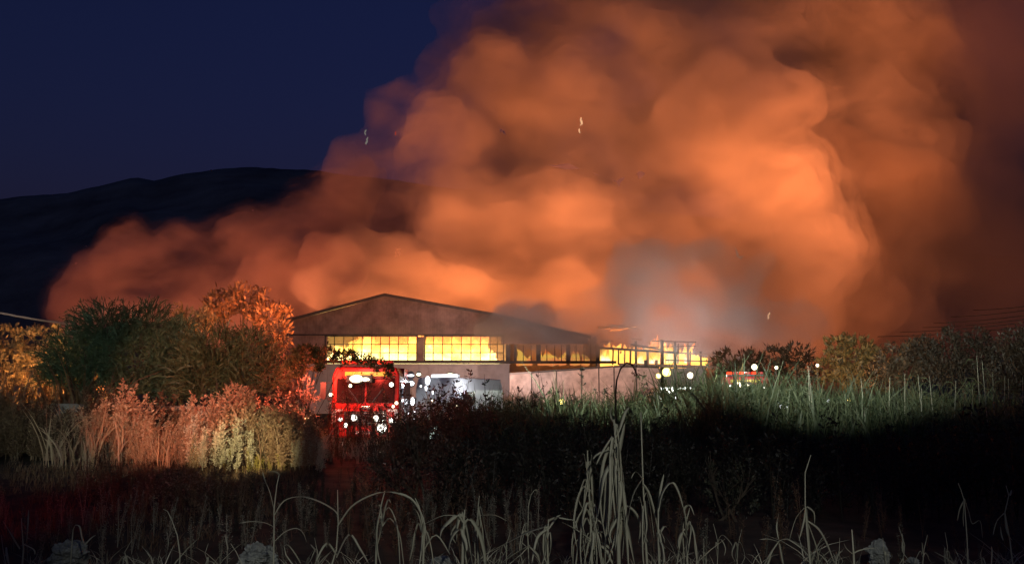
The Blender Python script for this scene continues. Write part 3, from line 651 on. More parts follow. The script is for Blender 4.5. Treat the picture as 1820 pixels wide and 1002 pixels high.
# ------------------------------------------------------------------ small things of the yard
tri = empty('warning_triangle', tuple(P(774, 795, 27).to_tuple()[:2]) + (P(774, 778, 27).z,), label='reflective warning triangle glinting among brown weeds', cat='warning triangle')
pts = [(-.2, 0, 0), (.2, 0, 0), (0, 0, .36)]
for i in range(3):
    a, b = Vector(pts[i]), Vector(pts[(i + 1) % 3])
    MB().bar(a, b, .06, .02).build('reflector_bar', M_silver, tri)
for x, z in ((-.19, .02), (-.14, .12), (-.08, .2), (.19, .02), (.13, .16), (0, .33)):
    MB().ball((x, -.03, z), .055, (1, .4, 1.3), 10, 6).build('glint', emis('glint_glow', (.8, 1, .85), 1.6), tri)  # small glowing beads stand in for light thrown back by the reflectors
wall = empty('low_concrete_wall', (X(240, 27), 27, 0), label='low grey concrete wall behind the reddish dry weeds', cat='wall')
for i in range(7):
    x0 = X(112 + i * 40, 27) - wall.location.x; zt = P(180, 717 + i * .8, 27).z
    MB().box((x0, .1 + .01 * (i % 2), zt / 2), (.735, .3, zt)).build('block', M_oldconc, wall, bevel=.02)
def debris(px, py, Y, s, m, label, col=None, pw=0):
    q = P(px, py, Y); b = MB()
    for k in range(5):
        b.tube([(random.uniform(-s, s) * .5, 0, s * (k - 2) * .55), (random.uniform(-s, s) * .6, random.uniform(-s, s) * .3, s * (k - 2) * .55 + s * .5), (random.uniform(-s, s) * .4, 0, s * (k - 2) * .55 + s)], [s * .22, s * .3, s * .05], 6)
    o = b.build('ember', m, smooth=True); o.location = q; tag(o, label, 'ember')
M_emb = emis('ember_glow', (1, .55, .28), .9)
debris(1033, 218, 125, .42, M_emb, 'forked scrap of burning debris aloft in the orange smoke')
debris(1030, 234, 125, .25, M_emb, 'small burning flake just under the forked scrap')
debris(649, 237, 128, .32, emis('pale_glow', (.6, .6, .5), .3), 'upper pale flake drifting at the edge of the smoke')
debris(652, 252, 128, .38, emis('pale_glow', (.6, .6, .5), .3), 'lower pale flake drifting at the edge of the smoke')
debris(1366, 563, 110, .3, M_emb, 'tiny ember over the reeds in thin brown smoke')
debris(703, 238, 128, .22, emis('red_glow', (.8, .1, .05), .5), 'tiny red ember against the bright smoke edge')
# a small fire burning behind the low wall
random.seed(2)
sp = []
for dx, wd, h in ((-14, .2, .3), (-6, .4, .95), (-2, .34, .7), (6, .44, .7), (10, .4, .5), (18, .2, .3), (24, .16, .3)):
    q = P(180 + dx, 718, 33.5); sp.append((q.x, 33.5 + random.uniform(-.2, .2), q.z, wd, h))
flames('small cream and orange fire burning behind the low concrete wall', sp, flamemat('small_flame', (1, .85, .6), (.8, .25, .08), P(180, 716, 33).z, P(180, 690, 33).z, 1.4))
lamp('POINT', 'fire_fill', P(170, 690, 33.2), None, 1500, (1, .42, .10), .3)
q = P(60, 690, 33.5); lamp('POINT', 'fire_fill', (q.x, 33.4, 1.6), None, 900, (1, .40, .10), .3)  # no fire here: lamp added to brighten the orange bushes
q = P(520, 640, 41); lamp('POINT', 'fire_fill', (q.x, 41, 4.5), None, 2800, (1, .26, .07), .4)  # lamp added in the open to light the orange tree
q = P(1480, 690, 47); lamp('POINT', 'fire_fill', (q.x, 47, 2.6), None, 500, (1, .5, .18), .3)  # warm lamp with no flames beside it, before the golden brown tree
# cable and lines
def cable(pts, r, label, m, name='overhead_cable', cat='cable', sag=0, group=None):
    out = []
    for i in range(len(pts) - 1):
        for k in range(8):
            t = k / 8; q = Vector(pts[i]).lerp(Vector(pts[i + 1]), t); q.z -= sag * 4 * t * (1 - t); out.append(q)
    out.append(Vector(pts[-1])); o = MB().tube(out, r, 6).build(name, m, smooth=True); return tag(o, label, cat, group)
cable([P(-150, 540, 26), P(0, 556, 27), P(60, 567, 27.5), P(132, 577, 29), P(207, 590, 33)], .04, 'thick pinkish cable sloping down over the orange bushes', mat('cable_sheath', (.5, .27, .23), .5), sag=.0)
pole = empty('utility_pole', (P(208, 600, 33).x, 33, 0), label='wooden pole hidden in the dark green bush, holding the cable', cat='pole')
zt = P(200, 588, 33).z
MB().tube([(0, 0, 0), (0, 0, zt)], [.13, .1], 10).build('post', mat('pole_wood', (.12, .08, .05), .9, noise=3), pole); MB().box((0, 0, zt - .15), (.7, .1, .1)).build('cross_arm', M_dark, pole)
M_wire = mat('wire', (.03, .02, .015), .7)
for k, (a, b) in enumerate([((1560, 598), (1990, 560)), ((1600, 590), (1990, 549)), ((1640, 582), (1990, 541)), ((1660, 574), (1990, 533)), ((1690, 563), (1990, 522)), ((1730, 551), (1990, 514))]):
    cable([P(*a, 70), P(*b, 42)], .028, ['lowest wire of the six above the dark bushes', 'second wire up above the dark bushes', 'third wire up above the dark bushes', 'fourth wire up above the dark bushes', 'fifth wire up above the dark bushes', 'topmost wire above the dark bushes'][k], M_wire, 'overhead_wire', 'wire', .25, 'wires above the dark bushes')
#MARK_PLANTS
# ------------------------------------------------------------------ vegetation
M_green = leafmat('reed_green', (.035, .06, .022), (.15, .17, .085))
M_dkgreen = leafmat('dark_green_leaf', (.03, .062, .036), (.08, .13, .075), .3)
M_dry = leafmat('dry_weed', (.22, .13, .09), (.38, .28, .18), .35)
M_straw = leafmat('pale_straw', (.34, .32, .24), (.50, .48, .38), .35)
M_brown = leafmat('brown_weed', (.07, .04, .022), (.16, .10, .055), .3)
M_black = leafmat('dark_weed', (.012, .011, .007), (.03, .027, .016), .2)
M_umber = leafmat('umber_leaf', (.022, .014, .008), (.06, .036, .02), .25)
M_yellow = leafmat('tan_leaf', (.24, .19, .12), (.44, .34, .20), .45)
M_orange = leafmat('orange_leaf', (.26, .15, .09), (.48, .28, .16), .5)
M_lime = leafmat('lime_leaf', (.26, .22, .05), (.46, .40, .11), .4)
M_bark = mat('bark', (.06, .045, .03), .95, noise=6, amount=.4)

def reeds(n_blades, h, spread=.35, wd=.022):
    """one clump of upright blades that bend over at the tip: ribbons"""
    k = 5; t = np.linspace(0, 1, k)[None, :, None]
    az = rng.uniform(0, 2 * np.pi, n_blades); L = h * rng.uniform(.55, 1.05, n_blades); lean = rng.uniform(.05, spread, n_blades)
    d = np.stack([np.cos(az), np.sin(az), np.zeros(n_blades)], 1)[:, None, :]
    base = np.concatenate([rng.normal(0, .07, (n_blades, 2)), np.zeros((n_blades, 1))], 1)[:, None, :]
    up = np.array([0, 0, 1.0])[None, None, :]
    droop = rng.uniform(0, .35, n_blades)[:, None, None]
    P_ = base + d * (lean * L)[:, None, None] * t ** 1.6 + up * L[:, None, None] * (t - droop * t ** 3)
    W = wd * rng.uniform(.6, 1.3, n_blades)[:, None] * np.array([.7, 1, .9, .6, .12])[None, :]
    return strip_arrays(P_, W)
def plume(h, n, leaf=.07, wr=.16, stems=2, curl=.2):
    """bushy weed: leaning stems set with many small leaves up to a tapering tip"""
    out = []
    for s in range(stems):
        az = rng.uniform(0, 2 * np.pi); ln = rng.uniform(.02, .28); hh = h * rng.uniform(.7, 1); k = 5; t = np.linspace(0, 1, k)
        path = np.stack([np.cos(az) * ln * hh * t ** 1.3, np.sin(az) * ln * hh * t ** 1.3, hh * t], 1)[None]
        out.append(strip_arrays(path, np.array([[.016, .014, .011, .008, .004]])))
        u = rng.uniform(.15, 1, n); c = np.stack([np.cos(az) * ln * hh * u ** 1.3, np.sin(az) * ln * hh * u ** 1.3, hh * u], 1)
        a = rng.uniform(0, 2 * np.pi, n); rad = wr * (1.05 - u) ** .6 * rng.uniform(.1, 1, n) * (.6 + .4 * np.sin(u * 9 + az))
        p = c + np.stack([np.cos(a) * rad, np.sin(a) * rad, rng.normal(0, .02, n)], 1)
        d = np.stack([np.cos(a), np.sin(a), rng.uniform(.1, 1.5, n)], 1) + rng.normal(0, curl, (n, 3))
        V = leaf_quads(p, d, leaf * rng.uniform(.5, 1.3, n), leaf * rng.uniform(.25, .5, n))
        out.append((V.reshape(-1, 3), np.arange(n * 4).reshape(-1, 4)))
    return merge(out)
def field(name, label, m, temps, spots, hfun=None):
    """spots (n,2) ground points; temps list of (V, Q) variants; one mass nobody could count"""
    parts = []
    for i, (x, y) in enumerate(spots):
        V, Q = temps[rng.integers(len(temps))]
        s = rng.choice([.5, .7, .85, .95, 1.05, 1.22], p=[.2, .22, .22, .18, .12, .06]) * rng.uniform(.9, 1.08) * (.9 + .16 * math.sin(x * 2.3 + y * 1.7) + .12 * math.sin(x * 5.1 - y * .9)) * (hfun(x, y) if hfun else 1); a = rng.uniform(0, 6.28); c_, s_ = math.cos(a), math.sin(a)
        v = V @ np.array([[c_, s_, 0], [-s_, c_, 0], [0, 0, 1]]) * s
        parts.append((v + np.array([x, y, -.03]), Q))
    V, Q = merge(parts); o = raw_mesh(name, V, Q, m)
    return tag(o, label, None, None, 'stuff')
def scatter(pxa, pxb, Ya, Yb, dens, keep=None):
    """even ground scatter inside a wedge of the view"""
    n = int((pxb - pxa) / F * (Yb ** 2 - Ya ** 2) / 2 * dens); Y = np.sqrt(rng.uniform(Ya ** 2, Yb ** 2, n)); px = rng.uniform(pxa, pxb, n)
    x = (px - 910) / F * Y * math.cos(pitch) / (math.cos(pitch)); pts = np.stack([(px - 910) * Y / 1464, Y], 1)
    if keep is not None: pts = np.array([q for q, p_, y_ in zip(pts, px, Y) if keep(p_, y_)])
    return pts
T_reed = [reeds(13, 1.0, .55, .022) for _ in range(10)]
T_plume = [plume(1.0, 60, .06, .13) for _ in range(8)]
T_fine = [plume(1.0, 90, .035, .10, 3) for _ in range(8)]
T_rich = [plume(1.0, 150, .06, .16, 4) for _ in range(8)]
T_short = [reeds(9, .35, .8, .012) for _ in range(5)]

# green reeds and weeds around the parked vehicles, lit through by their lamps
def clear(px, Y):      # keep the weeds out of the vehicles
    return not ((575 < px < 720 and 27.6 < Y < 37) or (690 < px < 850 and 32 < Y < 41) or (1155 < px < 1250 and 45 < Y < 54) or (1280 < px < 1370 and 41.5 < Y < 52))
def h_right(x, y):
    px = 910 + x * 1464 / y
    top = np.interp(px, [820, 900, 1000, 1100, 1200, 1240, 1300, 1420, 1500, 1600, 1700, 1820], [700, 694, 692, 686, 690, 672, 650, 664, 672, 678, 688, 694])
    return max(.5, EYE + (HORIZON - top) * y / F)
field('reeds', 'green reeds and weeds behind the dark strip', M_green, T_reed, scatter(840, 1850, 25, 44, 5.5, lambda p, y: clear(p, y) and not (1150 < p < 1245 and y > 30 and rng.random() < .3)), h_right)
field('weeds', 'leafy green weeds mixed into the reeds', M_green, T_plume, scatter(835, 1850, 24, 40, 2.2, lambda p, y: clear(p, y) and not (1150 < p < 1245 and rng.random() < .6)), lambda x, y: h_right(x, y) * .85)
field('weeds', 'brown weeds in front of the vans', M_brown, T_plume, scatter(690, 880, 22, 31.5, 9, clear), lambda x, y: max(.6, EYE - (np.interp(910 + x * 1464 / y, [690, 720, 760, 830, 880], [760, 735, 705, 690, 705]) - 705) * y / F))
field('weeds', 'pale weeds under the pale gable wall', M_straw, T_reed, scatter(800, 960, 41, 60, 3), lambda x, y: 2.6)
# weeds between the stalks and the reeds; their unlit look is near-black leaf colour
def h_dark(x, y):
    px = 910 + x * 1464 / y
    top = np.interp(px, [600, 760, 830, 900, 1200, 1500, 1820], [850, 800, 765, 752, 752, 776, 742])
    return float(np.clip(EYE + (HORIZON - top) * y / F, .3, 1.7))
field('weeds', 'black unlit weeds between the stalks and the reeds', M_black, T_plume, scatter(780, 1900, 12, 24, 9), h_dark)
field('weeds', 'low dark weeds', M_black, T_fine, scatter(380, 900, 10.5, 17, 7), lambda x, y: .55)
# reddish dry weeds lit by the beacons
def h_left(x, y):
    px = 910 + x * 1464 / y
    top = np.interp(px, [-40, 80, 140, 240, 330, 420, 520, 600], [728, 712, 712, 716, 714, 706, 715, 760])
    return max(.4, (EYE + (HORIZON - top) * y / F) * (1 if px < 560 else .8))
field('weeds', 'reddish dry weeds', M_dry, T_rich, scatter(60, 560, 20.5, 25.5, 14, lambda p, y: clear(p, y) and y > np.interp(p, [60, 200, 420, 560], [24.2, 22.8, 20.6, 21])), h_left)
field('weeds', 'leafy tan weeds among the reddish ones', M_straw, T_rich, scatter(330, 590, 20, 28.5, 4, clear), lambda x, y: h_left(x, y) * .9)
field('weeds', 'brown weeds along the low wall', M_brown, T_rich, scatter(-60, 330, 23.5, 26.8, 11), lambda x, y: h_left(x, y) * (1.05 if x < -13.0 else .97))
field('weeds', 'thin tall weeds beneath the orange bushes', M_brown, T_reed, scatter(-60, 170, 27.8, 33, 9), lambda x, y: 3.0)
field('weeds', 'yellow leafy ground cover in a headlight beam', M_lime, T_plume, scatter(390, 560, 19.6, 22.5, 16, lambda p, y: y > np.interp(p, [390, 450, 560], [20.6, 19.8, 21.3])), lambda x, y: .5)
field('grass', 'short dry grass on the dark red soil', M_brown, T_short, scatter(-60, 560, 10, 22, 14), lambda x, y: .8)
field('weeds', 'dim weeds on the dark red soil', M_brown, T_fine, scatter(80, 480, 11, 17, 5), lambda x, y: np.interp(910 + x * 1464 / y, [80, 160, 300, 420, 480], [.5, 1.0, .95, 1.05, .7]))
field('reeds', 'dense reeds in front of the second fire engine', M_green, T_reed, scatter(1270, 1400, 36, 41, 9), lambda x, y: 3.1)
field('reeds', 'dense reeds in front of the water tender', M_green, T_reed, scatter(1150, 1262, 38, 44, 5), lambda x, y: 3.3)
field('weeds', 'loose tall dry reeds among the reddish weeds', M_dry, T_reed, scatter(90, 600, 20.5, 27, 1.3, clear), lambda x, y: h_left(x, y) * 1.08)
field('weeds', 'loose brown stems before the cab of the fire engine', M_brown, T_fine, scatter(565, 725, 25, 28, 7), lambda x, y: 2.2)
field('weeds', 'tall pale stems before the rescue van', M_straw, T_reed, scatter(715, 860, 29, 32.5, 2.6), lambda x, y: 2.5)
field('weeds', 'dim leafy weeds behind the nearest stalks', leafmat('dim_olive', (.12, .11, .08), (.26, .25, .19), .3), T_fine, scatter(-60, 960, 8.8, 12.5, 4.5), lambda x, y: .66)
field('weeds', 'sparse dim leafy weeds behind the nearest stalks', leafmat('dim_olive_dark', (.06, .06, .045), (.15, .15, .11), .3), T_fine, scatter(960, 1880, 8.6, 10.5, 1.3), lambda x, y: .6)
field('weeds', 'pale weeds in front of the fire engine', M_straw, T_reed, scatter(560, 720, 23, 28, 4.5), lambda x, y: .9)
field('weeds', 'brown weeds up to the fire engine bumper', M_brown, T_plume, scatter(560, 730, 22, 28.6, 7), lambda x, y: max(.45, EYE - (np.interp(910 + x * 1464 / y, [560, 600, 640, 730], [735, 775, 782, 755]) - 705) * y / F))

def shrub(name, label, cat, px, py_base, Y, lobes, m, n, L=.16, W=.04, kind='leaf', trunks=5, group=None, up=.8, tr=1.0):
    """lobes: (px, py, rx_px, ry_px); trunk and crown are its parts"""
    s = Y / F; q = P(px, py_base, Y); o = empty(name, (q.x, Y, 0), label=label, cat=cat, group=group); O = Vector((q.x, Y, 0))
    tm_ = MB(); cs = []
    for i, (lx, ly, rx, ry) in enumerate(lobes):
        c_ = P(lx, ly, Y) - O; c_.y = random.uniform(-.5, .5) * rx * s; cs.append((c_, rx * s, ry * s))
        b0 = Vector((random.uniform(-.25, .25), random.uniform(-.2, .2), 0)); mid = b0.lerp(c_, .5) + Vector((0, 0, -.1 * c_.z)); r0 = (.022 + .009 * c_.z) * tr
        tm_.tube([b0, mid, c_], [r0, r0 * .7, r0 * .3], 6)
        for k in range(trunks):
            v = Vector([random.gauss(0, 1), random.gauss(0, 1), abs(random.gauss(0, 1))]).normalized(); e = c_ + Vector((v.x * rx * s, v.y * rx * s, v.z * ry * s)) * random.uniform(.6, .95)
            tm_.tube([mid.lerp(c_, random.random()), c_.lerp(e, .5), e], [r0 * .3, r0 * .18, .006], 4)
    tm_.build('trunk', M_bark, o)
    parts = []; tot = sum(a * b for _, a, b in cs)
    for c_, rx, ry in cs:
        k = int(n * rx * ry / tot)
        v = norm(rng.normal(size=(k, 3))); rad = rng.uniform(.25, 1, k) ** .5 * (1 + .14 * np.sin(v[:, 0] * 9 + c_.x * 3) * np.sin(v[:, 2] * 8 + c_.x) + rng.normal(0, .07, k))
        p_ = v * rad[:, None] * np.array([rx, rx * .8, ry]) + np.array(c_)
        if kind == 'sprig':      # feathery shoots
            d = norm(v * np.array([.8, .8, .4]) + np.array([0, 0, up]) + rng.normal(0, .3, (k, 3)))
            t = np.linspace(0, 1, 5)[None, :, None]; ln = (L * rng.uniform(.5, 1.5, k))[:, None, None]
            path = p_[:, None, :] + d[:, None, :] * ln * t + np.array([0, 0, -1.0]) * ln * .45 * t ** 2.2
            parts.append(strip_arrays(path, W * rng.uniform(.5, 1.3, k)[:, None] * np.array([.5, 1, .9, .6, .1])))
            kk = k * 2; idx = rng.integers(0, k, kk); pt = path[idx, rng.integers(1, 5, kk)]
            V = leaf_quads(pt, d[idx] + rng.normal(0, .7, (kk, 3)), L * .3 * rng.uniform(.5, 1.4, kk), np.full(kk, W * .8)); parts.append((V.reshape(-1, 3), np.arange(kk * 4).reshape(-1, 4)))
        else:
            cl = norm(rng.normal(size=(max(4, k // 22), 3))) ; ci = rng.integers(0, len(cl), k)     # leaves gather in tufts
            cp = cl * (rng.uniform(.45, 1, len(cl)) ** .5)[:, None] * np.array([rx, rx * .8, ry]) + np.array(c_)
            sel = rng.random(k) < .75; p_[sel] = cp[ci][sel] + rng.normal(0, .16 * min(rx, ry), (k, 3))[sel]
            d = v + np.array([0, 0, up]) + rng.normal(0, .6, (k, 3))
            V = leaf_quads(p_, d, L * rng.uniform(.5, 1.4, k), W * rng.uniform(.6, 1.3, k)); parts.append((V.reshape(-1, 3), np.arange(k * 4).reshape(-1, 4)))
    V, Q = merge(parts); V[:, 2] = np.maximum(V[:, 2], .02); raw_mesh('crown', V, Q, m, o)
    return o
random.seed(21)
shrub('shrub', 'broad dark green feathery shrub rising over the low concrete wall', 'shrub', 220, 720, 29.5, [(200, 585, 60, 38), (250, 575, 55, 32), (150, 640, 65, 55), (235, 640, 85, 65), (310, 640, 50, 65), (180, 690, 60, 28), (110, 665, 30, 25), (290, 690, 60, 28)], M_dkgreen, 5200, .6, .045, 'sprig')
shrub('shrub', 'olive feathery shrub between the dark green one and the red-lit leaves', 'shrub', 400, 720, 28.5, [(390, 625, 50, 42), (440, 635, 45, 50), (360, 665, 45, 45), (420, 685, 65, 32), (480, 660, 30, 40)], leafmat('olive_leaf', (.04, .06, .028), (.10, .125, .055), .35), 3200, .5, .04, 'sprig')
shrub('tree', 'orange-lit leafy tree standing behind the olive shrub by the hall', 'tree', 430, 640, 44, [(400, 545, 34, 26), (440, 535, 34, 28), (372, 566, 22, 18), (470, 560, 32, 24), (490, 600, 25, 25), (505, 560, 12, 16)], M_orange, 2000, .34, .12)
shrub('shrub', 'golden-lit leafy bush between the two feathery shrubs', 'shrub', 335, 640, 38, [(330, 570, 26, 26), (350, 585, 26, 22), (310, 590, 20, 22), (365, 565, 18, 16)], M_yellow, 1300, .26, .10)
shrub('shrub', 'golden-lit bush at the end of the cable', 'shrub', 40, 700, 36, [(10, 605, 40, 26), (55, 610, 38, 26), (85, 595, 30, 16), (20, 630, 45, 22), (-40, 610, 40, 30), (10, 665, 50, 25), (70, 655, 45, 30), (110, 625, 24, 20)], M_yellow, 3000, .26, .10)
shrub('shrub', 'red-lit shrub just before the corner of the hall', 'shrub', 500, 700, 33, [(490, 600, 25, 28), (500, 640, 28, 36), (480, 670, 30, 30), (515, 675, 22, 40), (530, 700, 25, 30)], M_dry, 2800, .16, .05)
shrub('shrub', 'leafy vine-like bush arching over the front fire engine', 'shrub', 522, 720, 27.2, [(545, 628, 24, 16), (580, 630, 28, 14), (615, 634, 26, 12), (645, 640, 24, 10), (530, 650, 18, 24), (675, 650, 18, 10), (693, 662, 9, 14), (560, 650, 16, 12)], leafmat('vine_leaf', (.05, .055, .02), (.17, .16, .06), .4), 4200, .11, .05, tr=.3)
shrub('shrub', 'white-lit weeds clump at the edge of the fire engine', 'shrub', 545, 740, 27.4, [(540, 690, 14, 24), (548, 725, 16, 30), (536, 715, 12, 20)], M_straw, 520, .16, .04)
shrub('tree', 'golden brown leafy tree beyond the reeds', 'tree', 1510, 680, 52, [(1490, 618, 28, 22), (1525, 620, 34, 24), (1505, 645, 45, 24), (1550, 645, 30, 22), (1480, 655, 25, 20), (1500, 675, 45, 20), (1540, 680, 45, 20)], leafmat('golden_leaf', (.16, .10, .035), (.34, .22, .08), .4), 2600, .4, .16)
shrub('shrub', 'dull red bushes seen through smoke behind the second fire engine', 'shrub', 1400, 680, 66, [(1330, 640, 30, 16), (1380, 635, 30, 18), (1420, 632, 28, 22), (1350, 655, 60, 16), (1290, 640, 22, 18), (1400, 665, 60, 22), (1310, 665, 40, 20)], M_brown, 2400, .45, .16)
shrub('shrub', 'olive bush next to the golden brown tree', 'shrub', 1610, 690, 48, [(1590, 640, 30, 26), (1630, 640, 35, 34), (1600, 665, 45, 22), (1650, 626, 25, 20), (1560, 670, 40, 22)], M_brown, 2400, .36, .12)
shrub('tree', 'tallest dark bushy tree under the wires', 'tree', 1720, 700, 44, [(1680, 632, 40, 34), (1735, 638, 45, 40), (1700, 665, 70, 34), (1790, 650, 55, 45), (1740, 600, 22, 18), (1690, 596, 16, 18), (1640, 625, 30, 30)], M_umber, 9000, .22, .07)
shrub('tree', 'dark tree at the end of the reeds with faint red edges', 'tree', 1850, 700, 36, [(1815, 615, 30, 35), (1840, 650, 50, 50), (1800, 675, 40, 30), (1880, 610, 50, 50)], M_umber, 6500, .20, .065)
shrub('dry_bush', 'big twiggy brown bush before the vehicles, tips lit red', 'bush', 760, 960, 13, [(750, 800, 60, 45), (700, 830, 55, 50), (800, 840, 60, 55), (760, 880, 80, 50), (850, 870, 40, 40), (660, 830, 25, 60), (730, 760, 30, 25)], leafmat('bush_leaf', (.05, .026, .018), (.13, .075, .05), .25), 4200, .06, .022, trunks=14)
shrub('dry_bush', 'dim olive bush on the dark red soil before the lit weeds', 'bush', 360, 950, 13.5, [(330, 880, 60, 40), (380, 900, 50, 45), (290, 870, 35, 35), (420, 930, 40, 30), (310, 850, 25, 25)], leafmat('dim_leaf', (.08, .055, .04), (.2, .15, .10), .3), 2600, .05, .025, trunks=12)
shrub('dry_bush', 'thin reddish-brown bush alone on the dark red soil', 'bush', 175, 930, 15, [(175, 840, 18, 45), (165, 890, 35, 30), (190, 800, 10, 20)], leafmat('thin_leaf', (.09, .045, .025), (.2, .12, .07), .3), 1100, .05, .02, trunks=10)
shrub('dry_bush', 'sparse dark bush in the black area past the tall stalk', 'bush', 1290, 950, 12, [(1290, 880, 40, 50), (1330, 870, 30, 50), (1265, 850, 14, 60)], leafmat('sparse_leaf', (.03, .035, .02), (.08, .085, .05), .2), 700, .045, .018, trunks=10)

# dark weeds that stand out against the pink yard wall
def branchy(px, top, Y, label, m=M_black, n=6, arch=None):
    q = P(px, 745, Y); o = empty('tall_weed', (q.x, Y, 0), label=label, cat='weed', group='dark weeds before the yard wall'); O = Vector((q.x, Y, 0))
    tip = P(px + random.uniform(-12, 12), top + random.uniform(-6, 12), Y) - O; st = MB(); st.tube([(0, 0, 0), tip * .5 + Vector((random.uniform(-.05, .05), 0, 0)), tip], [.02, .016, .007], 5); st.build('stem', M_bark, o)
    n = random.randint(3, 9)
    for k in range(n):
        t = random.uniform(.35, .97); a = tip * t; s = random.choice((-1, 1)); ln = (1 - t * .6) * random.uniform(.12, .75); ri = random.uniform(.3, 1.2)
        e = a + Vector((s * ln * .8, random.uniform(-.3, .3), ln * ri)); b = MB(); b.tube([a, a.lerp(e, .5) + Vector((s * .08 * ln, 0, -.1 * ln)), e], [.011, .009, .004], 4)
        for j in range(random.randint(6, 14)):
            c_ = a.lerp(e, random.uniform(.1, 1.05)); d = Vector((random.gauss(0, 1), random.gauss(0, 1), random.gauss(.4, .8))).normalized() * random.uniform(.05, .14); sd = d.cross(Vector((random.random(), 1, .2))).normalized() * d.length * .2
            b.add([c_, c_ + d * .5 + sd, c_ + d, c_ + d * .5 - sd], [(0, 1, 2, 3)])
        b.build('branch', m, o)
    return o
random.seed(31)
for px, top, l in ((968, 655, 'dark weed leaning nearest the start of the pink wall'), (990, 662, 'forked dark weed on the pink wall, second from its start'), (1012, 678, 'short dark weed between two wall posts'), (1034, 655, 'straight dark weed in line with a wall post'),
                   (1052, 690, 'low bushy dark weed under the wall coping'), (940, 680, 'low dark weed where the pink wall starts'), (1080, 676, 'dark weed just before the arching stem'), (1146, 668, 'dark weed just past the arching stem'), (925, 690, 'small dark weed in front of the pale cladding'), (870, 665, 'dark weed against the pale grey cladding'), (828, 680, 'dark weed beneath the large warm work light')):
    branchy(px, top, 32, l)
ar = empty('arching_weed', (P(1095, 745, 26).x, 26, 0), label='dark stem arching over like a hook against the pink wall', cat='weed'); O = ar.location.copy()
pts = [P(a, b, 26) - O for a, b in ((1094, 700), (1096, 675), (1103, 655), (1114, 644), (1124, 648), (1130, 660), (1132, 668))]
MB().tube([(0, 0, 0)] + pts, [.03] + [.028] * 6 + [.012], 6).build('stem', M_bark, ar, smooth=True)
pp = np.array([list(pts[-1 - (i % 3)]) for i in range(40)]) + rng.normal(0, .06, (40, 3)); V = leaf_quads(pp, rng.normal(size=(40, 3)) + np.array([0, 0, -1.2]), np.full(40, .12), np.full(40, .04)); quads_mesh('seed_head', V, M_brown, ar)['kind'] = 'stuff'
# pale reed stems rising over the dark bushes at the far side
st = []
for px, top in ((1742, 632), (1755, 640), (1780, 668), (1790, 672), (1815, 670), (1640, 664), (1660, 668), (1690, 676), (1605, 664), (1575, 668), (1540, 672), (1635, 690), (1440, 650), (1448, 655), (1720, 690), (1765, 660)):
    Y = random.uniform(27, 30); q = P(px, 745, Y); o = empty('reed_stem', (q.x, Y, 0), label={1742: 'tallest pale reed, bare against the darkest bush', 1755: 'second tallest pale reed, close beside the tallest', 1440: 'pale reed before the golden brown tree, shorter of two', 1575: 'slender pale reed at the edge of the golden brown tree', 1815: 'outermost slender pale reed under the wires', 1540: 'low pale reed in front of the golden brown tree'}.get(px, 'slender pale reed rising above the green reed bed'), cat='reed', group='pale reeds above the reed bed')
    t = P(px + random.uniform(-11, 11), top, Y) - Vector((q.x, Y, 0)); MB().tube([(0, 0, 0), t * .5, t], [.016, .014, .006], 5).build('stem', M_straw, o)
    pa = np.array([[list(t * f_), list(t * f_ + Vector((sx * .12, 0, .18))), list(t * f_ + Vector((sx * .3, 0, .2))), list(t * f_ + Vector((sx * .42, 0, .02)))] for f_, sx in ((.8, 1), (.9, -1), (.7, -1), (.6, 1))])
    V, Q = strip_arrays(pa, np.tile(np.array([[.012, .03, .025, .004]]), (4, 1))); raw_mesh('blades', V, Q, M_green, o)

# ---- withered stalks close to the camera: stems with long bent leaves
M_stalk = leafmat('withered_stalk', (.15, .15, .10), (.48, .47, .36), .2)
def ribbon(mb, pts, wd, fold=.3):
    """long leaf, creased along its middle and slightly thick"""
    pts = [Vector(p) for p in pts]; n = len(pts); s0 = Vector((random.uniform(-1, 1), random.uniform(-.6, .6), 0)).normalized(); vs = []; fs = []
    # smooth the path
    sm = []
    for i in range(n - 1):
        p0, p1, p2, p3 = pts[max(0, i - 1)], pts[i], pts[i + 1], pts[min(n - 1, i + 2)]
        for k in range(4):
            t = k / 4; sm.append(.5 * ((2 * p1) + (p2 - p0) * t + (2 * p0 - 5 * p1 + 4 * p2 - p3) * t * t + (3 * p1 - p0 - 3 * p2 + p3) * t ** 3))
    sm.append(pts[-1]); N = len(sm)
    for i, p_ in enumerate(sm):
        t = i / (N - 1); w_ = wd * (math.sin(math.pi * min(1, .18 + t * .82)) ** .6) / 2 + .0012
        d = (sm[min(i + 1, N - 1)] - sm[max(i - 1, 0)]).normalized(); s = (s0 + Vector((math.sin(t * 5), math.cos(t * 4), 0)) * .35); s = (s - d * s.dot(d)).normalized(); nn = d.cross(s)
        vs += [p_ - s * w_ + nn * w_ * fold, p_ - nn * w_ * fold, p_ + s * w_ + nn * w_ * fold, p_ + nn * (.002 - w_ * fold * .6)]
    for i in range(N - 1):
        a = i * 4; b = a + 4
        fs += [(a, a + 1, b + 1, b), (a + 1, a + 2, b + 2, b + 1), (a + 2, a + 3, b + 3, b + 2), (a + 3, a, b, b + 3)]
    mb.add(vs, fs)
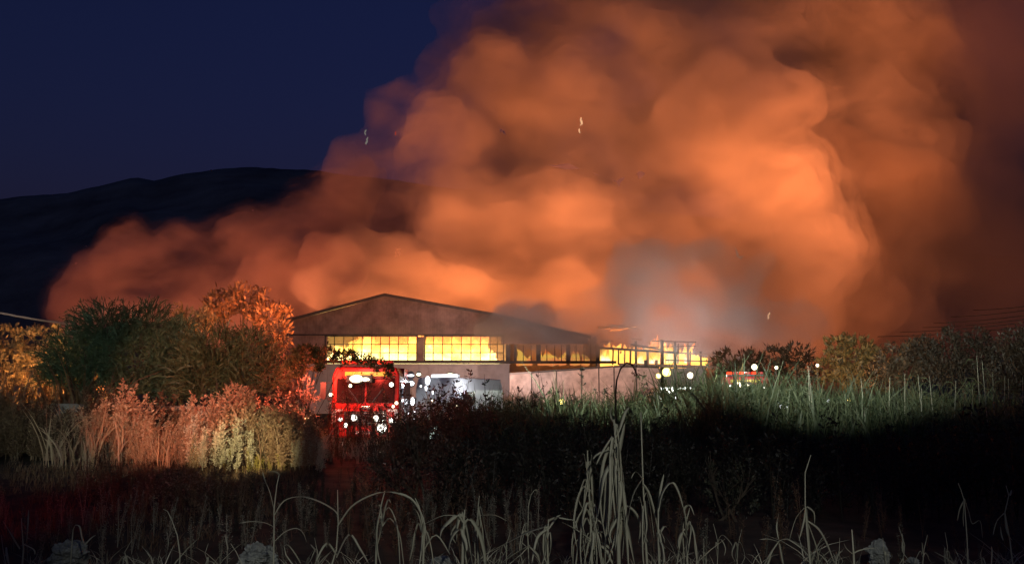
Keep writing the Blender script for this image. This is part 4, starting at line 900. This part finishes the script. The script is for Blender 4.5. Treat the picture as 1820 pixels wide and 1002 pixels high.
def stalk(label, Y, stem, leaves, wd=.026, sr=.011, group=None, m=None, name='withered_stalk', cat='stalk'):
    """stem and leaves as pixel paths of the photograph put at depth Y; the foot goes on down to the soil"""
    m = m or M_stalk; foot = P(stem[0][0], stem[0][1], Y); O = Vector((foot.x, Y, 0)); o = empty(name, O, label=label, cat=cat, group=group)
    pts = [Vector((0, 0, 0))] + [P(a, b, Y + random.uniform(-.02, .02)) - O for a, b in stem if P(a, b, Y).z > .03]
    MB().tube(pts, [sr * (1.15 - .75 * i / (len(pts) - 1)) for i in range(len(pts))], 7).build('stem', m, o, smooth=True)
    for lf in leaves:
        w_ = wd * random.uniform(.75, 1.25); dy = random.uniform(-.16, .16); n = len(lf); pp = []
        for i, (a, b) in enumerate(lf):
            q = P(a, b, Y + dy * i / max(1, n - 1)) - O; q.z = max(q.z, .015); pp.append(q)
        mb = MB(); ribbon(mb, pp, w_); mb.build('leaf', m, o, smooth=True)
    return o
random.seed(41)
def hang(x0, y0, n, w, drop, up=18):
    """leaves that leave the stem at different heights, arch over and hang down, none like the next"""
    out = []
    for k in range(n):
        dx = random.gauss(0, .62) * w + random.choice((-1, 1)) * 3; u = random.uniform(.1, 1) ** 1.5 * up; dr = drop * random.uniform(.3, 1.15); y = y0 + random.uniform(0, .35) * drop; kink = random.uniform(-.35, .35) * w
        if random.random() < .16:      # one that still stands
            out.append([(x0, y + 10), (x0 + dx * .3, y - u), (x0 + dx * .7, y - u - drop * .15), (x0 + dx, y - u - drop * random.uniform(.1, .3))]); continue
        out.append([(x0, y + 8), (x0 + dx * .35, y - u), (x0 + dx * .8 + kink * .3, y + dr * .2), (x0 + dx * 1.0 + kink, y + dr * .6), (x0 + dx * .9 + kink * 1.3 + random.uniform(-9, 9), y + dr)])
    return out
stalk('thin stalk with two upright tips and a long leaf arching sideways', 7.6, [(486, 1000), (487, 960), (487, 905), (492, 862), (496, 843)], [[(487, 905), (480, 875), (470, 850), (467, 838)], [(488, 915), (505, 890), (535, 882), (570, 892), (598, 910), (602, 930)], [(486, 935), (470, 928), (445, 926), (425, 929)], [(487, 962), (505, 945), (525, 938), (538, 945), (545, 962)], [(496, 843), (488, 838), (475, 838)]], .017, .008)
stalk('low stalk whose leaf makes the widest arch of all', 7.2, [(590, 1002), (598, 975), (601, 930), (600, 870)], [[(600, 935), (625, 900), (660, 880), (692, 874), (730, 885), (752, 920), (758, 960)], [(598, 990), (620, 950), (640, 975), (655, 1000)], [(598, 985), (580, 965), (560, 1000)]], .017, .008)
stalk('bunch of hanging leaves beneath the wide arch', 7.9, [(668, 1002), (670, 940), (678, 895), (684, 872)], hang(680, 900, 6, 34, 110), .018)
stalk('crooked stalk at the far foot of the wide arch', 7.5, [(752, 1002), (754, 940), (745, 900), (738, 885)], hang(750, 925, 5, 22, 90) + [[(755, 930), (790, 915), (830, 918)], [(752, 980), (775, 950), (800, 985)]], .018)
stalk('stout clump of drooped leaves on one thick stem', 7.8, [(822, 1002), (823, 950), (826, 905)], hang(824, 912, 9, 26, 100, 8), .03, .016)
stalk('slender stalk with crumpled leaves beside the stout clump', 8.1, [(850, 1002), (848, 940), (850, 900), (852, 880)], hang(850, 900, 6, 14, 90, 5) + [[(853, 915), (880, 915), (900, 925)]], .018, .008)
stalk('thin hooked stem with a round tip', 8.2, [(940, 1002), (938, 950), (939, 900), (944, 878), (950, 870)], [[(950, 870), (955, 872), (954, 880)]] + hang(938, 925, 4, 16, 70, 4), .016, .007)
stalk('stalk with a flat leaf sticking out sideways at its top', 7.4, [(974, 1002), (973, 960), (975, 922)], [[(975, 925), (990, 919), (1010, 922), (1022, 925), (1026, 940)], [(972, 935), (940, 945), (905, 962), (862, 985)], [(973, 940), (955, 955), (945, 1000)]] + hang(974, 930, 6, 18, 90, 4), .024, .012)
stalk('stalk leaning out from a low pale leaf by the flat-topped one', 7.2, [(905, 1002), (925, 985), (942, 968)], [[(942, 968), (920, 980), (890, 1000)], [(940, 970), (955, 985), (960, 1002)]], .02, .008)
stalk('tall bushy stalk packed with narrow drooping leaves', 7.9, [(1052, 1002), (1050, 930), (1046, 850), (1044, 800)], hang(1045, 822, 9, 22, 150, 6) + hang(1048, 880, 11, 30, 130, 4) + hang(1052, 925, 11, 34, 90, 4) + hang(1056, 960, 10, 36, 60, 2) + [[(1060, 870), (1080, 869), (1094, 869)]], .02, .014)
stalk('tallest thick stalk wrapped in long hanging leaves', 7.7, [(1100, 1002), (1098, 900), (1096, 800), (1091, 745)], hang(1093, 752, 9, 18, 200, 4) + hang(1098, 800, 10, 22, 190, 4) + hang(1102, 900, 8, 26, 110, 4) + [[(1085, 800), (1075, 800), (1060, 808), (1054, 815)], [(1088, 775), (1070, 805), (1060, 825)], [(1090, 750), (1085, 735), (1089, 722)]], .03, .02)
stalk('long bare upright stem beside the tallest stalk', 7.6, [(1150, 1002), (1146, 930), (1142, 830), (1139, 732)], [[(1142, 850), (1130, 838), (1122, 850)], [(1144, 860), (1155, 880), (1165, 920), (1172, 960)], [(1142, 850), (1125, 880), (1115, 930), (1113, 960)]] + hang(1145, 870, 5, 20, 140, 4), .02, .012)
stalk('stalk ending in one leaf curved like a sickle', 7.5, [(1172, 1002), (1170, 950), (1170, 905)], [[(1170, 910), (1176, 880), (1188, 860), (1198, 860), (1208, 880), (1215, 905)], [(1170, 905), (1174, 870), (1180, 842)], [(1172, 960), (1178, 970), (1182, 1002)]] + hang(1170, 940, 5, 16, 70, 3), .024, .013)
stalk('small stalk with a rounded tuft of hanging leaves', 7.7, [(1222, 1002), (1220, 960), (1220, 925), (1226, 902)], hang(1221, 925, 8, 22, 100, 8) + [[(1221, 925), (1216, 905), (1226, 897), (1234, 915)]], .02, .01)
stalk('stalk with a bare upright tip above a skirt of bent leaves', 7.6, [(1440, 1002), (1434, 940), (1431, 895), (1431, 840), (1441, 808)], [[(1432, 900), (1415, 920), (1403, 960)], [(1432, 900), (1428, 930), (1420, 960)], [(1434, 900), (1447, 910), (1448, 930)], [(1434, 925), (1455, 940), (1470, 965), (1484, 1002)], [(1436, 930), (1450, 970), (1456, 1002)], [(1433, 900), (1436, 950), (1441, 1002)]], .02, .009)
stalk('low stalk bent over in a wide flat bow beside the skirted one', 7.4, [(1365, 1002), (1372, 978), (1385, 960)], [[(1385, 960), (1400, 958), (1420, 970), (1436, 985)], [(1385, 962), (1365, 957), (1350, 958)], [(1384, 958), (1381, 935), (1384, 912)], [(1372, 978), (1365, 990), (1358, 1002)], [(1385, 965), (1392, 1002), (1395, 1002)]], .02, .012)
stalk('short stiff stub with a thin spike on top', 7.3, [(1518, 1002), (1517, 980), (1514, 940)], [[(1517, 982), (1530, 976), (1560, 972)], [(1517, 985), (1505, 975), (1500, 965)]], .014, .012)
stalk('drooping stalk with three thin hanging leaves near the dark end', 8.2, [(1720, 1002), (1719, 960), (1714, 890), (1708, 870), (1703, 858)], [[(1714, 888), (1706, 905), (1702, 925)], [(1714, 890), (1712, 915), (1713, 935)], [(1714, 885), (1722, 910), (1728, 930), (1742, 925), (1746, 955)], [(1719, 950), (1715, 970), (1722, 1002)]], .016, .007)
stalk('last twisted stalk before the edge of the field', 8.0, [(1800, 1002), (1795, 960), (1786, 910), (1793, 880), (1788, 862)], [[(1785, 912), (1772, 925), (1765, 950)], [(1786, 912), (1790, 945), (1800, 960)], [(1778, 935), (1780, 950), (1783, 960)], [(1762, 1002), (1763, 980), (1762, 970)], [(1795, 880), (1798, 870)]], .018, .008)
stalk('stiff blade pair at the darkest corner beside a pale tuft', 7.9, [(42, 975), (40, 950), (38, 920)], [[(48, 960), (50, 930), (51, 905)], [(35, 975), (20, 950), (5, 925)], [(40, 965), (60, 975), (62, 985)]], .02, .008)
stalk('small stalk curled into a hook above the pale tuft', 8.2, [(128, 965), (130, 940), (134, 932)], [[(134, 932), (142, 935), (146, 955), (150, 965)], [(150, 968), (162, 955), (170, 950)]], .016, .007)
stalk('slim leaning stem with a bright tip over low tangled grass', 8.3, [(320, 985), (315, 950), (306, 925), (298, 908), (290, 904)], [[(306, 945), (300, 952), (295, 958)], [(300, 970), (298, 950), (296, 945)]], .014, .007)
stalk('bent blade by the fallen pale leaf', 7.8, [(430, 1002), (420, 980), (410, 965)], [[(405, 975), (402, 960), (400, 948)]], .014, .006)
stalk('looped stem next to the crumpled pale heap', 7.2, [(520, 1002), (508, 985), (505, 970)], [[(505, 970), (512, 968), (525, 985), (535, 1002)], [(545, 1002), (548, 990)]], .016, .007)
for px, Y, top in ((1575, 8.4, 955), (1605, 8.6, 935), (1640, 8.3, 950), (1486, 8.5, 955), (1275, 8.6, 930), (1250, 8.4, 955), (1310, 8.8, 940), (225, 8.5, 960), (370, 8.6, 965), (10, 8.4, 950), (1680, 8.6, 945), (1745, 8.3, 965), (565, 8.6, 955), (900, 8.7, 940)):
    stalk('small thin withered stem low among the taller stalks', Y, [(px, 1000), (px + random.uniform(-6, 6), (1000 + top) / 2), (px + random.uniform(-10, 10), top)], hang(px, top + 22, 3, 14, 42, 4), .012, .005, group='small withered stems')
field('weeds', 'tangle of low withered grass at the feet of the stalks', M_stalk, [reeds(14, .5, 1.3, .014) for _ in range(10)], scatter(-60, 1900, 7.8, 9.2, 6), lambda x, y: .75)
field('weeds', 'thin dark weed stems behind the stalks', M_brown, T_fine, scatter(560, 1860, 9.3, 11.5, 3), lambda x, y: .75)
# crumpled pale heaps and stones at the foot of the picture
M_stone = mat('pale_stone', (.22, .23, .21), .9, noise=14, amount=.6, bump=1)
def rock(px, py, Y, r, label, sy=.7):
    bm = bmesh.new(); bmesh.ops.create_icosphere(bm, subdivisions=5, radius=1)
    from mathutils import noise as nz
    off = Vector((px * .1, py, 0))
    for v in bm.verts:
        n_ = nz.fractal(v.co * 1.3 + off, .9, 2.2, 5); cr_ = abs(nz.noise(v.co * 3.1 + off)); v.co *= 1 + .42 * n_ + .3 * cr_ + .12 * nz.noise(v.co * 9 + off); v.co.z *= sy
    me = bpy.data.meshes.new('stone'); bm.to_mesh(me); bm.free(); o = link('stone', me, M_stone); q = P(px, py, Y); o.location = (q.x, Y, max(0, q.z)); s = r * Y / F * .85; o.scale = (s, s, s); tag(o, label, 'stone')
rock(122, 985, 8.7, 30, 'lumpy pale stone below the small hooked stalk', .8)
rock(458, 992, 8.6, 34, 'crumbly pale stone below the two-tipped thin stalk', .7)
rock(1562, 982, 8.9, 20, 'rounded blue-grey stone beside the short stiff stub', 1.0)
rock(785, 1000, 8.6, 20, 'half-buried grey stone between the crooked stalk and the stout clump', .6)
rock(1622, 996, 8.8, 10, 'small pale stone near the rounded blue-grey one', .7)
